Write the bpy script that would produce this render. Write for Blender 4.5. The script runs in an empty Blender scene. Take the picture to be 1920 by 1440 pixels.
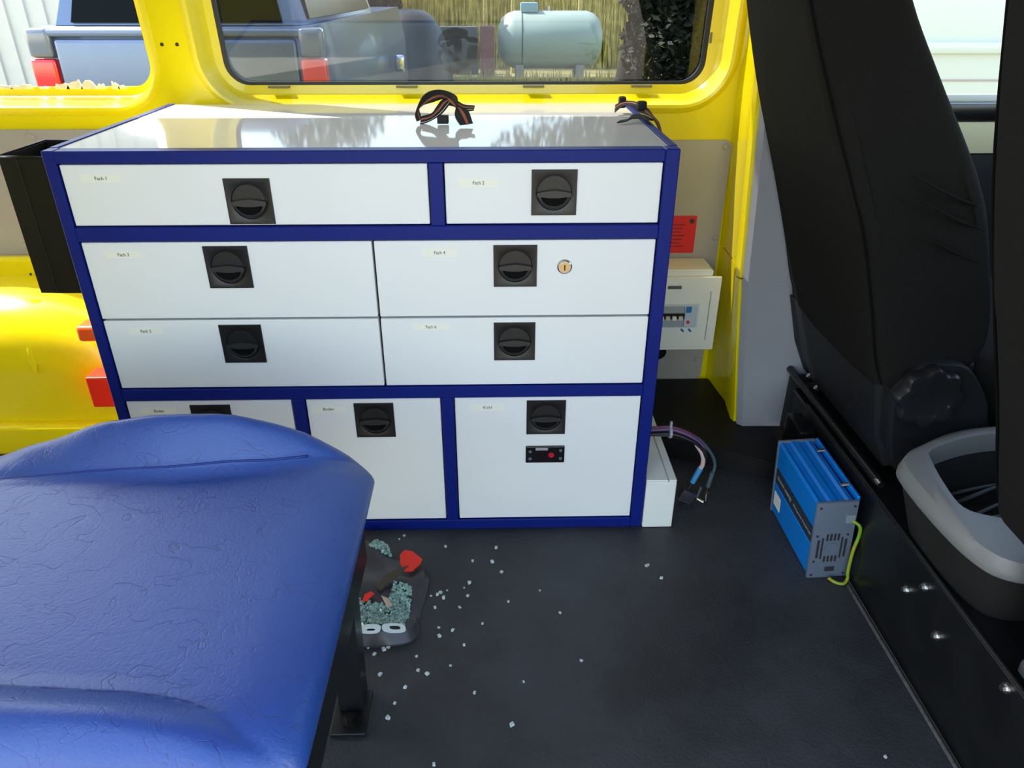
import bpy, bmesh, math, random
from mathutils import Vector, Matrix
random.seed(7)
S = bpy.context.scene
C = S.collection
PI = math.pi

# ------------------------------------------------------------------ camera
cam_d = bpy.data.cameras.new('camera'); cam = bpy.data.objects.new('camera', cam_d); C.objects.link(cam)
cam_d.sensor_fit = 'HORIZONTAL'; cam_d.sensor_width = 36.0; cam_d.lens = 1387.6 / 1920 * 36.0
cam_d.clip_start = 0.02; cam_d.clip_end = 300
p, y, r = math.radians(28.265), math.radians(1.349), math.radians(0.05)
fwd = Vector((math.sin(y)*math.cos(p), math.cos(y)*math.cos(p), -math.sin(p)))
right = Vector((math.cos(y), -math.sin(y), 0)); up = right.cross(fwd)
R2 = math.cos(r)*right + math.sin(r)*up; U2 = -math.sin(r)*right + math.cos(r)*up
M = Matrix((R2, U2, -fwd)).transposed().to_4x4(); M.translation = Vector((0.7755, -1.3189, 1.0799))
cam.matrix_world = M
S.camera = cam

# ------------------------------------------------------------------ sky, sun, exposure
SUN = Vector((0.57, -0.20, -0.77)).normalized()
w = bpy.data.worlds.new('sky'); S.world = w; w.use_nodes = True
nt = w.node_tree
bg = nt.nodes['Background']
sky = nt.nodes.new('ShaderNodeTexSky'); sky.sky_type = 'NISHITA'; sky.sun_disc = False
sky.sun_elevation = math.asin(-SUN.z); sky.sun_rotation = math.atan2(-SUN.x, -SUN.y)
sky.air_density = 1.0; sky.dust_density = 1.0; sky.ozone_density = 1.0
wb = nt.nodes.new('ShaderNodeMix'); wb.data_type = 'RGBA'; wb.blend_type = 'MULTIPLY'; wb.inputs[0].default_value = 1.0; wb.inputs[7].default_value = (1.09, 0.985, 0.85, 1)   # camera white balance
nt.links.new(sky.outputs[0], wb.inputs[6]); nt.links.new(wb.outputs[2], bg.inputs[0]); bg.inputs[1].default_value = 0.64
sd = bpy.data.lights.new('sun', 'SUN'); so = bpy.data.objects.new('sun', sd); C.objects.link(so)
sd.energy = 10.0; sd.angle = 0.009; sd.color = (1.0, 0.95, 0.86)
so.rotation_euler = SUN.to_track_quat('-Z', 'Y').to_euler(); so.location = (-4, 4, 8)
vs = S.view_settings; vs.view_transform = 'Standard'; vs.look = 'None'; vs.gamma = 1.0; vs.use_curve_mapping = False
vs.exposure = 0.68

# ------------------------------------------------------------------ materials
def lin(c):
    return tuple(((v/255)/12.92 if v/255 <= 0.04045 else ((v/255+0.055)/1.055)**2.4) for v in c) + (1.0,)
MATS = {}
def mat(name, col, rough=0.5, metal=0.0, var=0.0, vscale=8.0, bump=0.0, bscale=60.0, coat=0.0, spec=0.5, emit=None, col2=None, wav=None):
    if name in MATS: return MATS[name]
    m = bpy.data.materials.new(name); m.use_nodes = True; t = m.node_tree; b = t.nodes['Principled BSDF']
    b.inputs['Base Color'].default_value = lin(col); b.inputs['Roughness'].default_value = rough
    b.inputs['Metallic'].default_value = metal; b.inputs['Coat Weight'].default_value = coat
    b.inputs['Coat Roughness'].default_value = 0.06; b.inputs['Specular IOR Level'].default_value = spec
    tc = t.nodes.new('ShaderNodeTexCoord')
    if var > 0 or col2:
        n = t.nodes.new('ShaderNodeTexNoise'); n.inputs['Scale'].default_value = vscale; n.inputs['Detail'].default_value = 6
        t.links.new(tc.outputs['Object'], n.inputs['Vector'])
        rp = t.nodes.new('ShaderNodeValToRGB'); rp.color_ramp.elements[0].position = 0.35; rp.color_ramp.elements[1].position = 0.68
        c = lin(col); c2 = lin(col2) if col2 else tuple(min(1, v*(1+var)+0.01*var) for v in c[:3]) + (1,)
        c1 = c if col2 else tuple(v*(1-var) for v in c[:3]) + (1,)
        rp.color_ramp.elements[0].color = c1; rp.color_ramp.elements[1].color = c2
        t.links.new(n.outputs[0], rp.inputs[0]); t.links.new(rp.outputs[0], b.inputs['Base Color'])
    if bump > 0:
        n2 = t.nodes.new('ShaderNodeTexNoise'); n2.inputs['Scale'].default_value = bscale; n2.inputs['Detail'].default_value = 4
        t.links.new(tc.outputs['Object'], n2.inputs['Vector'])
        bp = t.nodes.new('ShaderNodeBump'); bp.inputs['Strength'].default_value = bump; bp.inputs['Distance'].default_value = 0.002
        t.links.new(n2.outputs[0], bp.inputs['Height']); t.links.new(bp.outputs[0], b.inputs['Normal'])
    if emit:
        b.inputs['Emission Color'].default_value = lin(emit[0]); b.inputs['Emission Strength'].default_value = emit[1]
    MATS[name] = m; return m

YEL = mat('yellow_paint', (226, 206, 4), 0.28, var=0.03, vscale=3, coat=0.3)
GREYP = mat('grey_panel', (158, 152, 144), 0.5, var=0.04, bump=0.15, bscale=250)
TRIMG = mat('grey_trim', (142, 142, 146), 0.55, bump=0.2, bscale=300)
BLUEF = mat('blue_frame', (7, 27, 108), 0.4, var=0.05, spec=0.22)
LAM = mat('white_laminate', (226, 225, 222), 0.32, var=0.015, vscale=4, bump=0.03, bscale=200)
LAMTOP = mat('white_glossy_top', (222, 220, 212), 0.05, var=0.03, vscale=6)
BLK = mat('black_plastic', (14, 13, 13), 0.5, spec=0.25, var=0.1, bump=0.15, bscale=200)
BLKG = mat('black_gloss', (9, 10, 12), 0.22, var=0.15)
BLKM = mat('black_metal', (12, 13, 15), 0.32, var=0.2, vscale=14)
LATCH = mat('latch_black', (20, 19, 18), 0.38, bump=0.1, bscale=300)
LATCH2 = mat('latch_handle_black', (40, 39, 38), 0.35)
GAP = mat('dark_gap', (8, 10, 22), 0.8)
LABEL = mat('label_paper', (232, 229, 214), 0.5)
INK2 = mat('recess_shade_black', (6, 6, 6), 0.7, spec=0.1)
INK = mat('black_ink', (38, 38, 40), 0.6)
STEEL = mat('steel', (190, 188, 182), 0.25, metal=1.0, var=0.08, vscale=40)
BRASS = mat('brass', (205, 180, 125), 0.3, metal=1.0)
RED = mat('red_sign', (205, 10, 18), 0.45)
REDP = mat('red_plastic', (226, 38, 18), 0.35)
ORAN = mat('orange_plastic', (228, 82, 22), 0.35)
WHITE = mat('white_enamel', (224, 224, 216), 0.4, var=0.02)
SEATF = mat('seat_fabric', (21, 20, 18), 0.9, var=0.12, vscale=300, bump=0.35, bscale=500, spec=0.12)
SEATP = mat('seat_plastic', (22, 23, 26), 0.55, spec=0.3, var=0.08, bump=0.3, bscale=350)
BINR = mat('bin_rim_grey', (108, 109, 108), 0.45, var=0.03, bump=0.2, bscale=250)
BINB = mat('bin_body_dark', (28, 27, 26), 0.65, spec=0.25, var=0.1, bump=0.2, bscale=250)
INVB = mat('inverter_blue', (0, 116, 204), 0.35, var=0.03)
INVG = mat('inverter_grey', (92, 102, 116), 0.5, var=0.03)
INVD = mat('inverter_band', (38, 48, 60), 0.5)
GREY_TXT = mat('grey_print', (150, 156, 162), 0.6)
WIREY = mat('wire_yellow_green', (158, 140, 22), 0.4, col2=(80, 160, 40), vscale=30)
CABLE = mat('cable_black', (18, 18, 20), 0.45)
CABP = mat('cable_purple', (92, 62, 100), 0.45)
CABW = mat('cable_pinkwhite', (196, 168, 160), 0.45)
CABB = mat('cable_sleeve_blue', (60, 140, 190), 0.4)
CABG = mat('cable_grey_green', (62, 80, 84), 0.5)
WEB = mat('webbing_black', (18, 17, 17), 0.8, bump=0.4, bscale=700)
WEBO = mat('webbing_orange', (150, 84, 54), 0.8)
WEBW = mat('webbing_white', (205, 200, 190), 0.8)
RUBBER = mat('rubber_black', (14, 14, 15), 0.5)

def floor_mat():
    m = bpy.data.materials.new('rubber_floor'); m.use_nodes = True; t = m.node_tree; b = t.nodes['Principled BSDF']; L = t.links.new
    tc = t.nodes.new('ShaderNodeTexCoord')
    n = t.nodes.new('ShaderNodeTexNoise'); n.inputs['Scale'].default_value = 3.0; n.inputs['Detail'].default_value = 9; n.inputs['Roughness'].default_value = 0.65
    L(tc.outputs['Object'], n.inputs['Vector'])
    rp = t.nodes.new('ShaderNodeValToRGB'); e = rp.color_ramp.elements
    e[0].position = 0.38; e[0].color = lin((34, 35, 38)); e[1].position = 0.7; e[1].color = lin((58, 60, 64))
    L(n.outputs[0], rp.inputs[0])
    # dust specks
    v = t.nodes.new('ShaderNodeTexVoronoi'); v.inputs['Scale'].default_value = 90
    L(tc.outputs['Object'], v.inputs['Vector'])
    lt = t.nodes.new('ShaderNodeMath'); lt.operation = 'LESS_THAN'; lt.inputs[1].default_value = 0.1
    L(v.outputs['Distance'], lt.inputs[0])
    n3 = t.nodes.new('ShaderNodeTexNoise'); n3.inputs['Scale'].default_value = 30; L(tc.outputs['Object'], n3.inputs['Vector'])
    g3 = t.nodes.new('ShaderNodeMath'); g3.operation = 'GREATER_THAN'; g3.inputs[1].default_value = 0.63; L(n3.outputs[0], g3.inputs[0])
    mm = t.nodes.new('ShaderNodeMath'); mm.operation = 'MULTIPLY'; L(lt.outputs[0], mm.inputs[0]); L(g3.outputs[0], mm.inputs[1])
    mx = t.nodes.new('ShaderNodeMix'); mx.data_type = 'RGBA'; L(mm.outputs[0], mx.inputs[0]); L(rp.outputs[0], mx.inputs[6]); mx.inputs[7].default_value = lin((84, 84, 84))
    L(mx.outputs[2], b.inputs['Base Color'])
    # small square studs as fine relief
    sp = t.nodes.new('ShaderNodeVectorMath'); sp.operation = 'SCALE'; sp.inputs['Scale'].default_value = 1/0.03
    L(tc.outputs['Object'], sp.inputs[0])
    fr = t.nodes.new('ShaderNodeVectorMath'); fr.operation = 'FRACTION'; L(sp.outputs[0], fr.inputs[0])
    sx = t.nodes.new('ShaderNodeSeparateXYZ'); L(fr.outputs[0], sx.inputs[0])
    def band(o):
        a = t.nodes.new('ShaderNodeMath'); a.operation = 'COMPARE'; a.inputs[1].default_value = 0.5; a.inputs[2].default_value = 0.2; L(o, a.inputs[0]); return a
    bx_, by_ = band(sx.outputs[0]), band(sx.outputs[1])
    mu = t.nodes.new('ShaderNodeMath'); mu.operation = 'MULTIPLY'; L(bx_.outputs[0], mu.inputs[0]); L(by_.outputs[0], mu.inputs[1])
    n2 = t.nodes.new('ShaderNodeTexNoise'); n2.inputs['Scale'].default_value = 160; n2.inputs['Detail'].default_value = 5; L(tc.outputs['Object'], n2.inputs['Vector'])
    ad = t.nodes.new('ShaderNodeMath'); ad.operation = 'MULTIPLY_ADD'; ad.inputs[1].default_value = 0.9; L(n2.outputs[0], ad.inputs[0]); L(mu.outputs[0], ad.inputs[2])
    bp = t.nodes.new('ShaderNodeBump'); bp.inputs['Strength'].default_value = 0.8; bp.inputs['Distance'].default_value = 0.002
    L(ad.outputs[0], bp.inputs['Height']); L(bp.outputs[0], b.inputs['Normal'])
    rr = t.nodes.new('ShaderNodeMapRange'); rr.inputs[3].default_value = 0.42; rr.inputs[4].default_value = 0.62; L(n.outputs[0], rr.inputs[0]); L(rr.outputs[0], b.inputs['Roughness'])
    return m
FLOOR = floor_mat()

def vinyl_mat():
    m = bpy.data.materials.new('blue_vinyl'); m.use_nodes = True; t = m.node_tree; b = t.nodes['Principled BSDF']; L = t.links.new
    b.inputs['Base Color'].default_value = lin((26, 72, 160)); b.inputs['Roughness'].default_value = 0.42; b.inputs['Specular IOR Level'].default_value = 0.7
    tc = t.nodes.new('ShaderNodeTexCoord')
    n0 = t.nodes.new('ShaderNodeTexNoise'); n0.inputs['Scale'].default_value = 9; n0.inputs['Detail'].default_value = 4
    L(tc.outputs['Object'], n0.inputs['Vector'])
    mx = t.nodes.new('ShaderNodeMix'); mx.data_type = 'VECTOR'; mx.inputs[0].default_value = 0.03
    L(tc.outputs['Object'], mx.inputs[4]); L(n0.outputs[1], mx.inputs[5])
    def crack(sc, w, dist):
        v = t.nodes.new('ShaderNodeTexNoise'); v.inputs['Scale'].default_value = sc; v.inputs['Detail'].default_value = 2.5; v.inputs['Distortion'].default_value = dist
        L(mx.outputs[1], v.inputs['Vector'])
        d = t.nodes.new('ShaderNodeMath'); d.operation = 'SUBTRACT'; d.inputs[1].default_value = 0.5; L(v.outputs[0], d.inputs[0])
        q = t.nodes.new('ShaderNodeMath'); q.operation = 'ABSOLUTE'; L(d.outputs[0], q.inputs[0])
        mr = t.nodes.new('ShaderNodeMapRange'); mr.inputs[1].default_value = 0; mr.inputs[2].default_value = w; L(q.outputs[0], mr.inputs[0]); return mr
    c1, c2 = crack(13, 0.010, 1.0), crack(60, 0.06, 0.8)
    a = t.nodes.new('ShaderNodeMath'); a.operation = 'MULTIPLY_ADD'; a.inputs[1].default_value = 0.3; L(c2.outputs[0], a.inputs[0]); L(c1.outputs[0], a.inputs[2])
    # lighter mottling put into the colour for sheen, with darker creases
    nw = t.nodes.new('ShaderNodeTexNoise'); nw.inputs['Scale'].default_value = 3.2; nw.inputs['Detail'].default_value = 5; L(tc.outputs['Object'], nw.inputs['Vector'])
    rw = t.nodes.new('ShaderNodeValToRGB'); rw.color_ramp.elements[0].position = 0.3; rw.color_ramp.elements[0].color = lin((24, 60, 134)); rw.color_ramp.elements[1].position = 0.72; rw.color_ramp.elements[1].color = lin((38, 74, 142))
    L(nw.outputs[0], rw.inputs[0])
    mk = t.nodes.new('ShaderNodeMapRange'); mk.inputs[3].default_value = 0.80; mk.inputs[4].default_value = 1.0; L(c1.outputs[0], mk.inputs[0])
    mc = t.nodes.new('ShaderNodeVectorMath'); mc.operation = 'SCALE'; L(rw.outputs[0], mc.inputs[0]); L(mk.outputs[0], mc.inputs['Scale']); L(mc.outputs[0], b.inputs['Base Color'])
    n2 = t.nodes.new('ShaderNodeTexNoise'); n2.inputs['Scale'].default_value = 240; n2.inputs['Detail'].default_value = 3; L(tc.outputs['Object'], n2.inputs['Vector'])
    a2 = t.nodes.new('ShaderNodeMath'); a2.operation = 'MULTIPLY_ADD'; a2.inputs[1].default_value = 1.5; L(n2.outputs[0], a2.inputs[0]); L(a.outputs[0], a2.inputs[2])
    bp = t.nodes.new('ShaderNodeBump'); bp.inputs['Strength'].default_value = 0.24; bp.inputs['Distance'].default_value = 0.0012
    L(a2.outputs[0], bp.inputs['Height']); L(bp.outputs[0], b.inputs['Normal'])
    return m
VINYL = vinyl_mat()
VSEAM = mat('blue_vinyl_seam', (16, 44, 116), 0.5)

def glass_mat(name, tint, fr=1.5, rough=0.0):
    m = bpy.data.materials.new(name); m.use_nodes = True; t = m.node_tree; L = t.links.new
    for nd in list(t.nodes): t.nodes.remove(nd)
    o = t.nodes.new('ShaderNodeOutputMaterial'); mx = t.nodes.new('ShaderNodeMixShader')
    tr = t.nodes.new('ShaderNodeBsdfTransparent'); tr.inputs[0].default_value = (*tint, 1)
    gl = t.nodes.new('ShaderNodeBsdfGlossy'); gl.inputs['Roughness'].default_value = rough; gl.inputs[0].default_value = (1, 1, 1, 1)
    lw = t.nodes.new('ShaderNodeLayerWeight')          # Schlick reflectance, same from both sides of the pane
    p5 = t.nodes.new('ShaderNodeMath'); p5.operation = 'POWER'; p5.inputs[1].default_value = 5.0; L(lw.outputs['Facing'], p5.inputs[0])
    f = t.nodes.new('ShaderNodeMath'); f.operation = 'MULTIPLY_ADD'; r0 = ((fr-1)/(fr+1))**2; f.inputs[1].default_value = 1-r0; f.inputs[2].default_value = r0; L(p5.outputs[0], f.inputs[0])
    L(f.outputs[0], mx.inputs[0]); L(tr.outputs[0], mx.inputs[1]); L(gl.outputs[0], mx.inputs[2]); L(mx.outputs[0], o.inputs[0])
    return m
TINT = glass_mat('tinted_glass', (0.66, 0.67, 0.68), 1.52)
CRUMB = mat('safety_glass_crumb', (190, 204, 198), 0.12, var=0.15, vscale=80, spec=0.8)
SHARD = mat('broken_glass_edge', (222, 218, 206), 0.25, var=0.1, vscale=60)
FILM = mat('black_window_film', (52, 48, 52), 0.35, var=0.25, vscale=18)

# ------------------------------------------------------------------ mesh helpers
def obj(name, bm, m, parent=None, smooth=False, auto=None, keep=False):
    me = bpy.data.meshes.new(name)
    bmesh.ops.recalc_face_normals(bm, faces=bm.faces)
    bm.to_mesh(me); bm.free()
    o = bpy.data.objects.new(name, me); C.objects.link(o)
    if m: me.materials.append(m)
    if smooth:
        for f in me.polygons: f.use_smooth = True
        if auto is not None: me.set_sharp_from_angle(angle=math.radians(auto))
    if parent: o.parent = parent
    return o
def thing(name, label, cat, loc=(0, 0, 0), group=None, rz=0):
    o = bpy.data.objects.new(name, None); C.objects.link(o); o.location = loc; o.rotation_euler[2] = rz
    o.empty_display_size = 0.05
    o['label'] = label; o['category'] = cat
    if group: o['group'] = group
    return o
def tag(o, label, cat, group=None):
    o['label'] = label; o['category'] = cat
    if group: o['group'] = group
    return o
def struct(o, label=None):
    o['kind'] = 'structure'
    if label: o['label'] = label
    return o
def lab(o, s): o['label'] = s; return o

def box(bm, x0, x1, y0, y1, z0, z1, bev=0.0, seg=2, mtx=None):
    vs_ = [bm.verts.new((x, y, z)) for x in (x0, x1) for y in (y0, y1) for z in (z0, z1)]
    fs = []
    for q in ((0, 1, 3, 2), (4, 6, 7, 5), (0, 4, 5, 1), (2, 3, 7, 6), (0, 2, 6, 4), (1, 5, 7, 3)):
        fs.append(bm.faces.new([vs_[i] for i in q]))
    geom = vs_
    if bev > 0:
        es = {e for f in fs for e in f.edges}
        r_ = bmesh.ops.bevel(bm, geom=list(es), offset=bev, segments=seg, affect='EDGES', profile=0.6)
        geom = list({v for f in r_['faces'] for v in f.verts} | {v for v in vs_ if v.is_valid})
    if mtx is not None: bmesh.ops.transform(bm, matrix=mtx, verts=geom)
    return geom
def B(*a, **k):
    bm = bmesh.new(); box(bm, *a, **k); return bm
def cyl(bm, p0, p1, r0, r1=None, n=20, cap=True):
    p0, p1 = Vector(p0), Vector(p1); d = (p1-p0); r1 = r0 if r1 is None else r1
    q = d.to_track_quat('Z', 'Y').to_matrix()
    A = [bm.verts.new(p0 + q @ Vector((r0*math.cos(2*PI*i/n), r0*math.sin(2*PI*i/n), 0))) for i in range(n)]
    D = [bm.verts.new(p1 + q @ Vector((r1*math.cos(2*PI*i/n), r1*math.sin(2*PI*i/n), 0))) for i in range(n)]
    for i in range(n): bm.faces.new((A[i], A[(i+1) % n], D[(i+1) % n], D[i]))
    if cap: bm.faces.new(A[::-1]); bm.faces.new(D)
    return A + D
def CY(*a, **k):
    bm = bmesh.new(); cyl(bm, *a, **k); return bm
def catmull(P, n=8, closed=False):
    P = [Vector(q) for q in P]; out = []; N = len(P)
    rng = range(N if closed else N-1)
    for i in rng:
        a = P[(i-1) % N] if closed or i > 0 else P[0]*2-P[1]
        b_, c = P[i], P[(i+1) % N]
        d = P[(i+2) % N] if closed or i+2 < N else P[-1]*2-P[-2]
        for k in range(n):
            t = k/n
            out.append(0.5*((2*b_)+(c-a)*t+(2*a-5*b_+4*c-d)*t*t+(3*b_-a-3*c+d)*t**3))
    if not closed: out.append(P[-1].copy())
    return out
def tube(bm, P, r, n=8, smoothn=6, flat=None):
    P = catmull(P, smoothn) if smoothn else [Vector(q) for q in P]
    rings = []; prev = None
    for i, q in enumerate(P):
        d = (P[min(i+1, len(P)-1)]-P[max(i-1, 0)]).normalized()
        if prev is None:
            a = d.orthogonal().normalized()
        else:
            a = (prev - d*prev.dot(d)).normalized()
        prev = a; b_ = d.cross(a)
        rr = r(i/(len(P)-1)) if callable(r) else r
        rings.append([bm.verts.new(q + a*(rr*math.cos(2*PI*k/n)) + b_*(rr*math.sin(2*PI*k/n))) for k in range(n)])
    for i in range(len(rings)-1):
        for k in range(n): bm.faces.new((rings[i][k], rings[i][(k+1) % n], rings[i+1][(k+1) % n], rings[i+1][k]))
    bm.faces.new(rings[0][::-1]); bm.faces.new(rings[-1])
def T(*a, **k):
    bm = bmesh.new(); tube(bm, *a, **k); return bm
def ribbon(bm, P, wvec, th, smoothn=6):
    """strap: path P, half-width vector(s), thickness"""
    Q = catmull(P, smoothn)
    W = catmull(wvec, smoothn) if isinstance(wvec[0], (tuple, list)) else [Vector(wvec)]*len(Q)
    rings = []
    for i, q in enumerate(Q):
        d = (Q[min(i+1, len(Q)-1)]-Q[max(i-1, 0)]).normalized(); wv = W[i]
        nrm = d.cross(wv).normalized()*th/2
        rings.append([bm.verts.new(q+s*wv+u*nrm) for s, u in ((-1, -1), (1, -1), (1, 1), (-1, 1))])
    for i in range(len(rings)-1):
        for k in range(4): bm.faces.new((rings[i][k], rings[i][(k+1) % 4], rings[i+1][(k+1) % 4], rings[i+1][k]))
    bm.faces.new(rings[0][::-1]); bm.faces.new(rings[-1])
def loft(bm, loops, cap0=True, cap1=True, closed=True):
    V = [[bm.verts.new(q) for q in l] for l in loops]; n = len(V[0])
    for i in range(len(V)-1):
        for k in range(n if closed else n-1):
            bm.faces.new((V[i][k], V[i][(k+1) % n], V[i+1][(k+1) % n], V[i+1][k]))
    if cap0: bm.faces.new(V[0][::-1])
    if cap1: bm.faces.new(V[-1])
    return V
def prism(bm, pts, d):
    """extrude a planar polygon (3d points) by vector d"""
    d = Vector(d); A = [bm.verts.new(q) for q in pts]; D = [bm.verts.new(Vector(q)+d) for q in pts]; n = len(A)
    bm.faces.new(A[::-1]); bm.faces.new(D)
    for i in range(n): bm.faces.new((A[i], A[(i+1) % n], D[(i+1) % n], D[i]))
def PR(pts, d):
    bm = bmesh.new(); prism(bm, pts, d); return bm
def rrect(x0, x1, z0, z1, r_, n=8):
    out = []
    for cx, cz, a0 in ((x1-r_, z1-r_, 0), (x0+r_, z1-r_, PI/2), (x0+r_, z0+r_, PI), (x1-r_, z0+r_, 1.5*PI)):
        for k in range(n+1):
            a = a0+PI/2*k/n; out.append((cx+r_*math.cos(a), cz+r_*math.sin(a)))
    return out
def text(s, size, m, name, parent, mtx, width=None):
    cu = bpy.data.curves.new(name, 'FONT'); cu.body = s; cu.size = size; cu.extrude = 0.0002; cu.align_x = 'CENTER'; cu.align_y = 'CENTER'
    to = bpy.data.objects.new(name, cu); C.objects.link(to)
    dg = bpy.context.evaluated_depsgraph_get(); me = bpy.data.meshes.new_from_object(to.evaluated_get(dg))
    bpy.data.objects.remove(to); bpy.data.curves.remove(cu)
    if width:
        xs = [v.co.x for v in me.vertices]; k = width/(max(xs)-min(xs))
        for v in me.vertices: v.co.x *= k
    me.transform(mtx); me.materials.clear(); me.materials.append(m); me.name = name
    o = bpy.data.objects.new(name, me); C.objects.link(o); o.parent = parent; return o
FRONT = lambda x, y, z: Matrix.Translation((x, y, z)) @ Matrix.Rotation(PI/2, 4, 'X')   # readable from -Y
def interp(tab, x):
    if x <= tab[0][0]: return tab[0][1]
    for (a, u), (b_, v) in zip(tab, tab[1:]):
        if x <= b_:
            t = (x-a)/(b_-a); t = t*t*(3-2*t)*0.4+t*0.6; return u+(v-u)*t
    return tab[-1][1]

# ================================================================== SETTING
WY = 0.612
def sh(y_, z): return y_ - 0.114*max(0.0, z-0.86)

fl = struct(obj('floor', B(-1.7, 1.497, -1.1, 0.66, -0.04, 0.0), FLOOR), 'black studded rubber van floor with dust and glass crumbs')
bm = bmesh.new(); tube(bm, [(1.488, -1.08, 0.003), (1.488, -0.2, 0.003)], 0.0035, smoothn=0)
obj('seal_bead', bm, mat('sealant_grey', (70, 68, 66), 0.6, var=0.3, vscale=120), fl)

# --- yellow body side with two window openings
W1 = (-1.35, -0.060, 0.860, 1.66, 0.055); W2 = (0.118, 1.300, 0.863, 1.66, 0.055)
PROF = [(0.0, 0.672), (0.0, 0.662), (0.020, 0.658), (0.029, 0.645), (0.035, 0.618), (0.041, 0.603), (0.048, 0.601), (0.056, 0.606), (0.062, WY)]
bm = bmesh.new(); outer = []
for (x0, x1, z0, z1, r_) in (W1, W2):
    loops = []
    for k, (off, yy) in enumerate(PROF):
        rr = r_+off*1.25
        loops.append([(x, sh(yy, z), z) for x, z in rrect(x0-off*(1 if x0 < 0 else .92), x1+off*(.72 if x0 < 0 else 1.1), z0-off, z1+off, rr)])
    V = loft(bm, loops, False, False); outer.append(V[-1])
edges = []
for lp in outer:
    for i in range(len(lp)):
        edges.append(bm.edges.get((lp[i], lp[(i+1) % len(lp)])))
oc = [bm.verts.new((x, sh(WY, z), z)) for x, z in ((-1.7, -0.04), (1.40, -0.04), (1.385, 0.5), (1.374, 0.86), (1.345, 1.85), (-1.7, 1.85), (-1.7, 0.86))]
for i in range(len(oc)): edges.append(bm.edges.new((oc[i], oc[(i+1) % len(oc)])))
bmesh.ops.triangle_fill(bm, use_beauty=True, use_dissolve=False, edges=edges)
wall = struct(obj('wall_back', bm, YEL, smooth=True, auto=40), 'yellow painted van body side with two window openings')
# outer skin of the van below the windows
bm = bmesh.new()
box(bm, -1.7, 1.40, 0.672, 0.685, -0.30, 0.845); box(bm, 1.40, 2.7, 0.705, 0.715, -0.30, 0.80)
obj('outer_skin', bm, YEL, wall)
# bolt holes in the pillar
for x in (0.001, 0.036):
    obj('bolt_hole', CY((x, sh(0.613, .959), 0.959), (x, sh(0.6105, .959), 0.959), 0.0042, n=12), INK, wall)
# grey riveted panels under the windows
def panel(x0, x1, z0, z1, r_, riv):
    bm_ = bmesh.new(); prism(bm_, [(x, 0.606, z) for x, z in rrect(x0, x1, z0, z1, r_, 5)], (0, 0.007, 0))
    o = obj('lining_panel', bm_, GREYP, wall)
    for x, z in riv:
        b2 = bmesh.new(); cyl(b2, (x, 0.606, z), (x, 0.6025, z), 0.0085, 0.006, n=14); obj('rivet', b2, GREYP, o, True, 30)
    return o
panel(-1.25, -0.02, 0.395, 0.768, 0.02, [(-0.368, 0.752), (-0.47, 0.475), (-0.7, 0.752), (-0.05, 0.752)])
panel(1.10, 1.378, 0.055, 0.738, 0.018, [(1.362, 0.722), (1.367, 0.485), (1.36, 0.12)])
# yellow wall stamping behind the wheel arch with two slots
o = obj('stamped_panel', B(-1.25, -0.10, 0.575, 0.606, 0.30, 0.452, 0.012, 3), YEL, wall, True, 40)
for x in (-0.455, -0.425):
    obj('slot', B(x-.002, x+.002, 0.5725, 0.5752, 0.385, 0.41), INK, o)

# --- wheel arch
bm = bmesh.new(); prof = [(0.60, 0.435), (0.545, 0.434), (0.50, 0.432), (0.46, 0.425), (0.425, 0.41), (0.395, 0.388), (0.372, 0.355), (0.358, 0.31), (0.352, 0.25), (0.350, 0.12), (0.350, 0.02)]
loops = []
for k in range(41):
    a = PI*k/40
    loops.append([(-0.47+rr*1.12*math.cos(a), yy, -0.03+rr*math.sin(a)) for yy, rr in prof])
loft(bm, loops, False, False, closed=False)
arch = struct(obj('trim_1', bm, YEL, smooth=True), 'glossy yellow painted wheel arch hump left of the cabinet')
bm = bmesh.new(); rings = []
for k in range(15):
    t = k/14; yy = 0.40-0.035*math.sin(t*PI/2)-0.02*t; zz = 0.378-0.15*t; x = -0.40+0.025*t
    wv = 0.03*(1-t)+0.004; hv = 0.014*math.sin(PI*min(1, t*1.1+0.05))
    yy = min([0.60, 0.352+0.10*(1-t)**1.5])
    rings.append([(x+wv*math.cos(q*PI/6), yy-hv*math.sin(q*PI/6)-0.002, zz+0.01*math.sin(q*PI/6)*(1-t)) for q in range(7)])
loft(bm, rings, False, False, closed=False); obj('stamped_rib', bm, YEL, arch, True)
bm = bmesh.new(); box(bm, -0.95, 0.0, 0.322, 0.36, 0.0, 0.088, 0.012, 3); obj('lower_ledge', bm, YEL, arch, True, 40)
for k in range(4):
    obj('slot', B(-0.30+.018*k, -0.288+.018*k, 0.47+.022*k, 0.478+.022*k, 0.395-.002*k, 0.3995-.002*k), mat('slot_grey', (120, 110, 20), 0.6), arch)
lab(obj('reflector_cap', B(-0.228, -0.10, 0.318, 0.372, 0.325, 0.365, 0.010, 3), ORAN, arch, True, 40), 'orange plastic cap')
lab(obj('reflector_block', B(-0.228, -0.06, 0.300, 0.356, 0.155, 0.238, 0.004, 2), REDP, arch), 'red plastic block')

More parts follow.
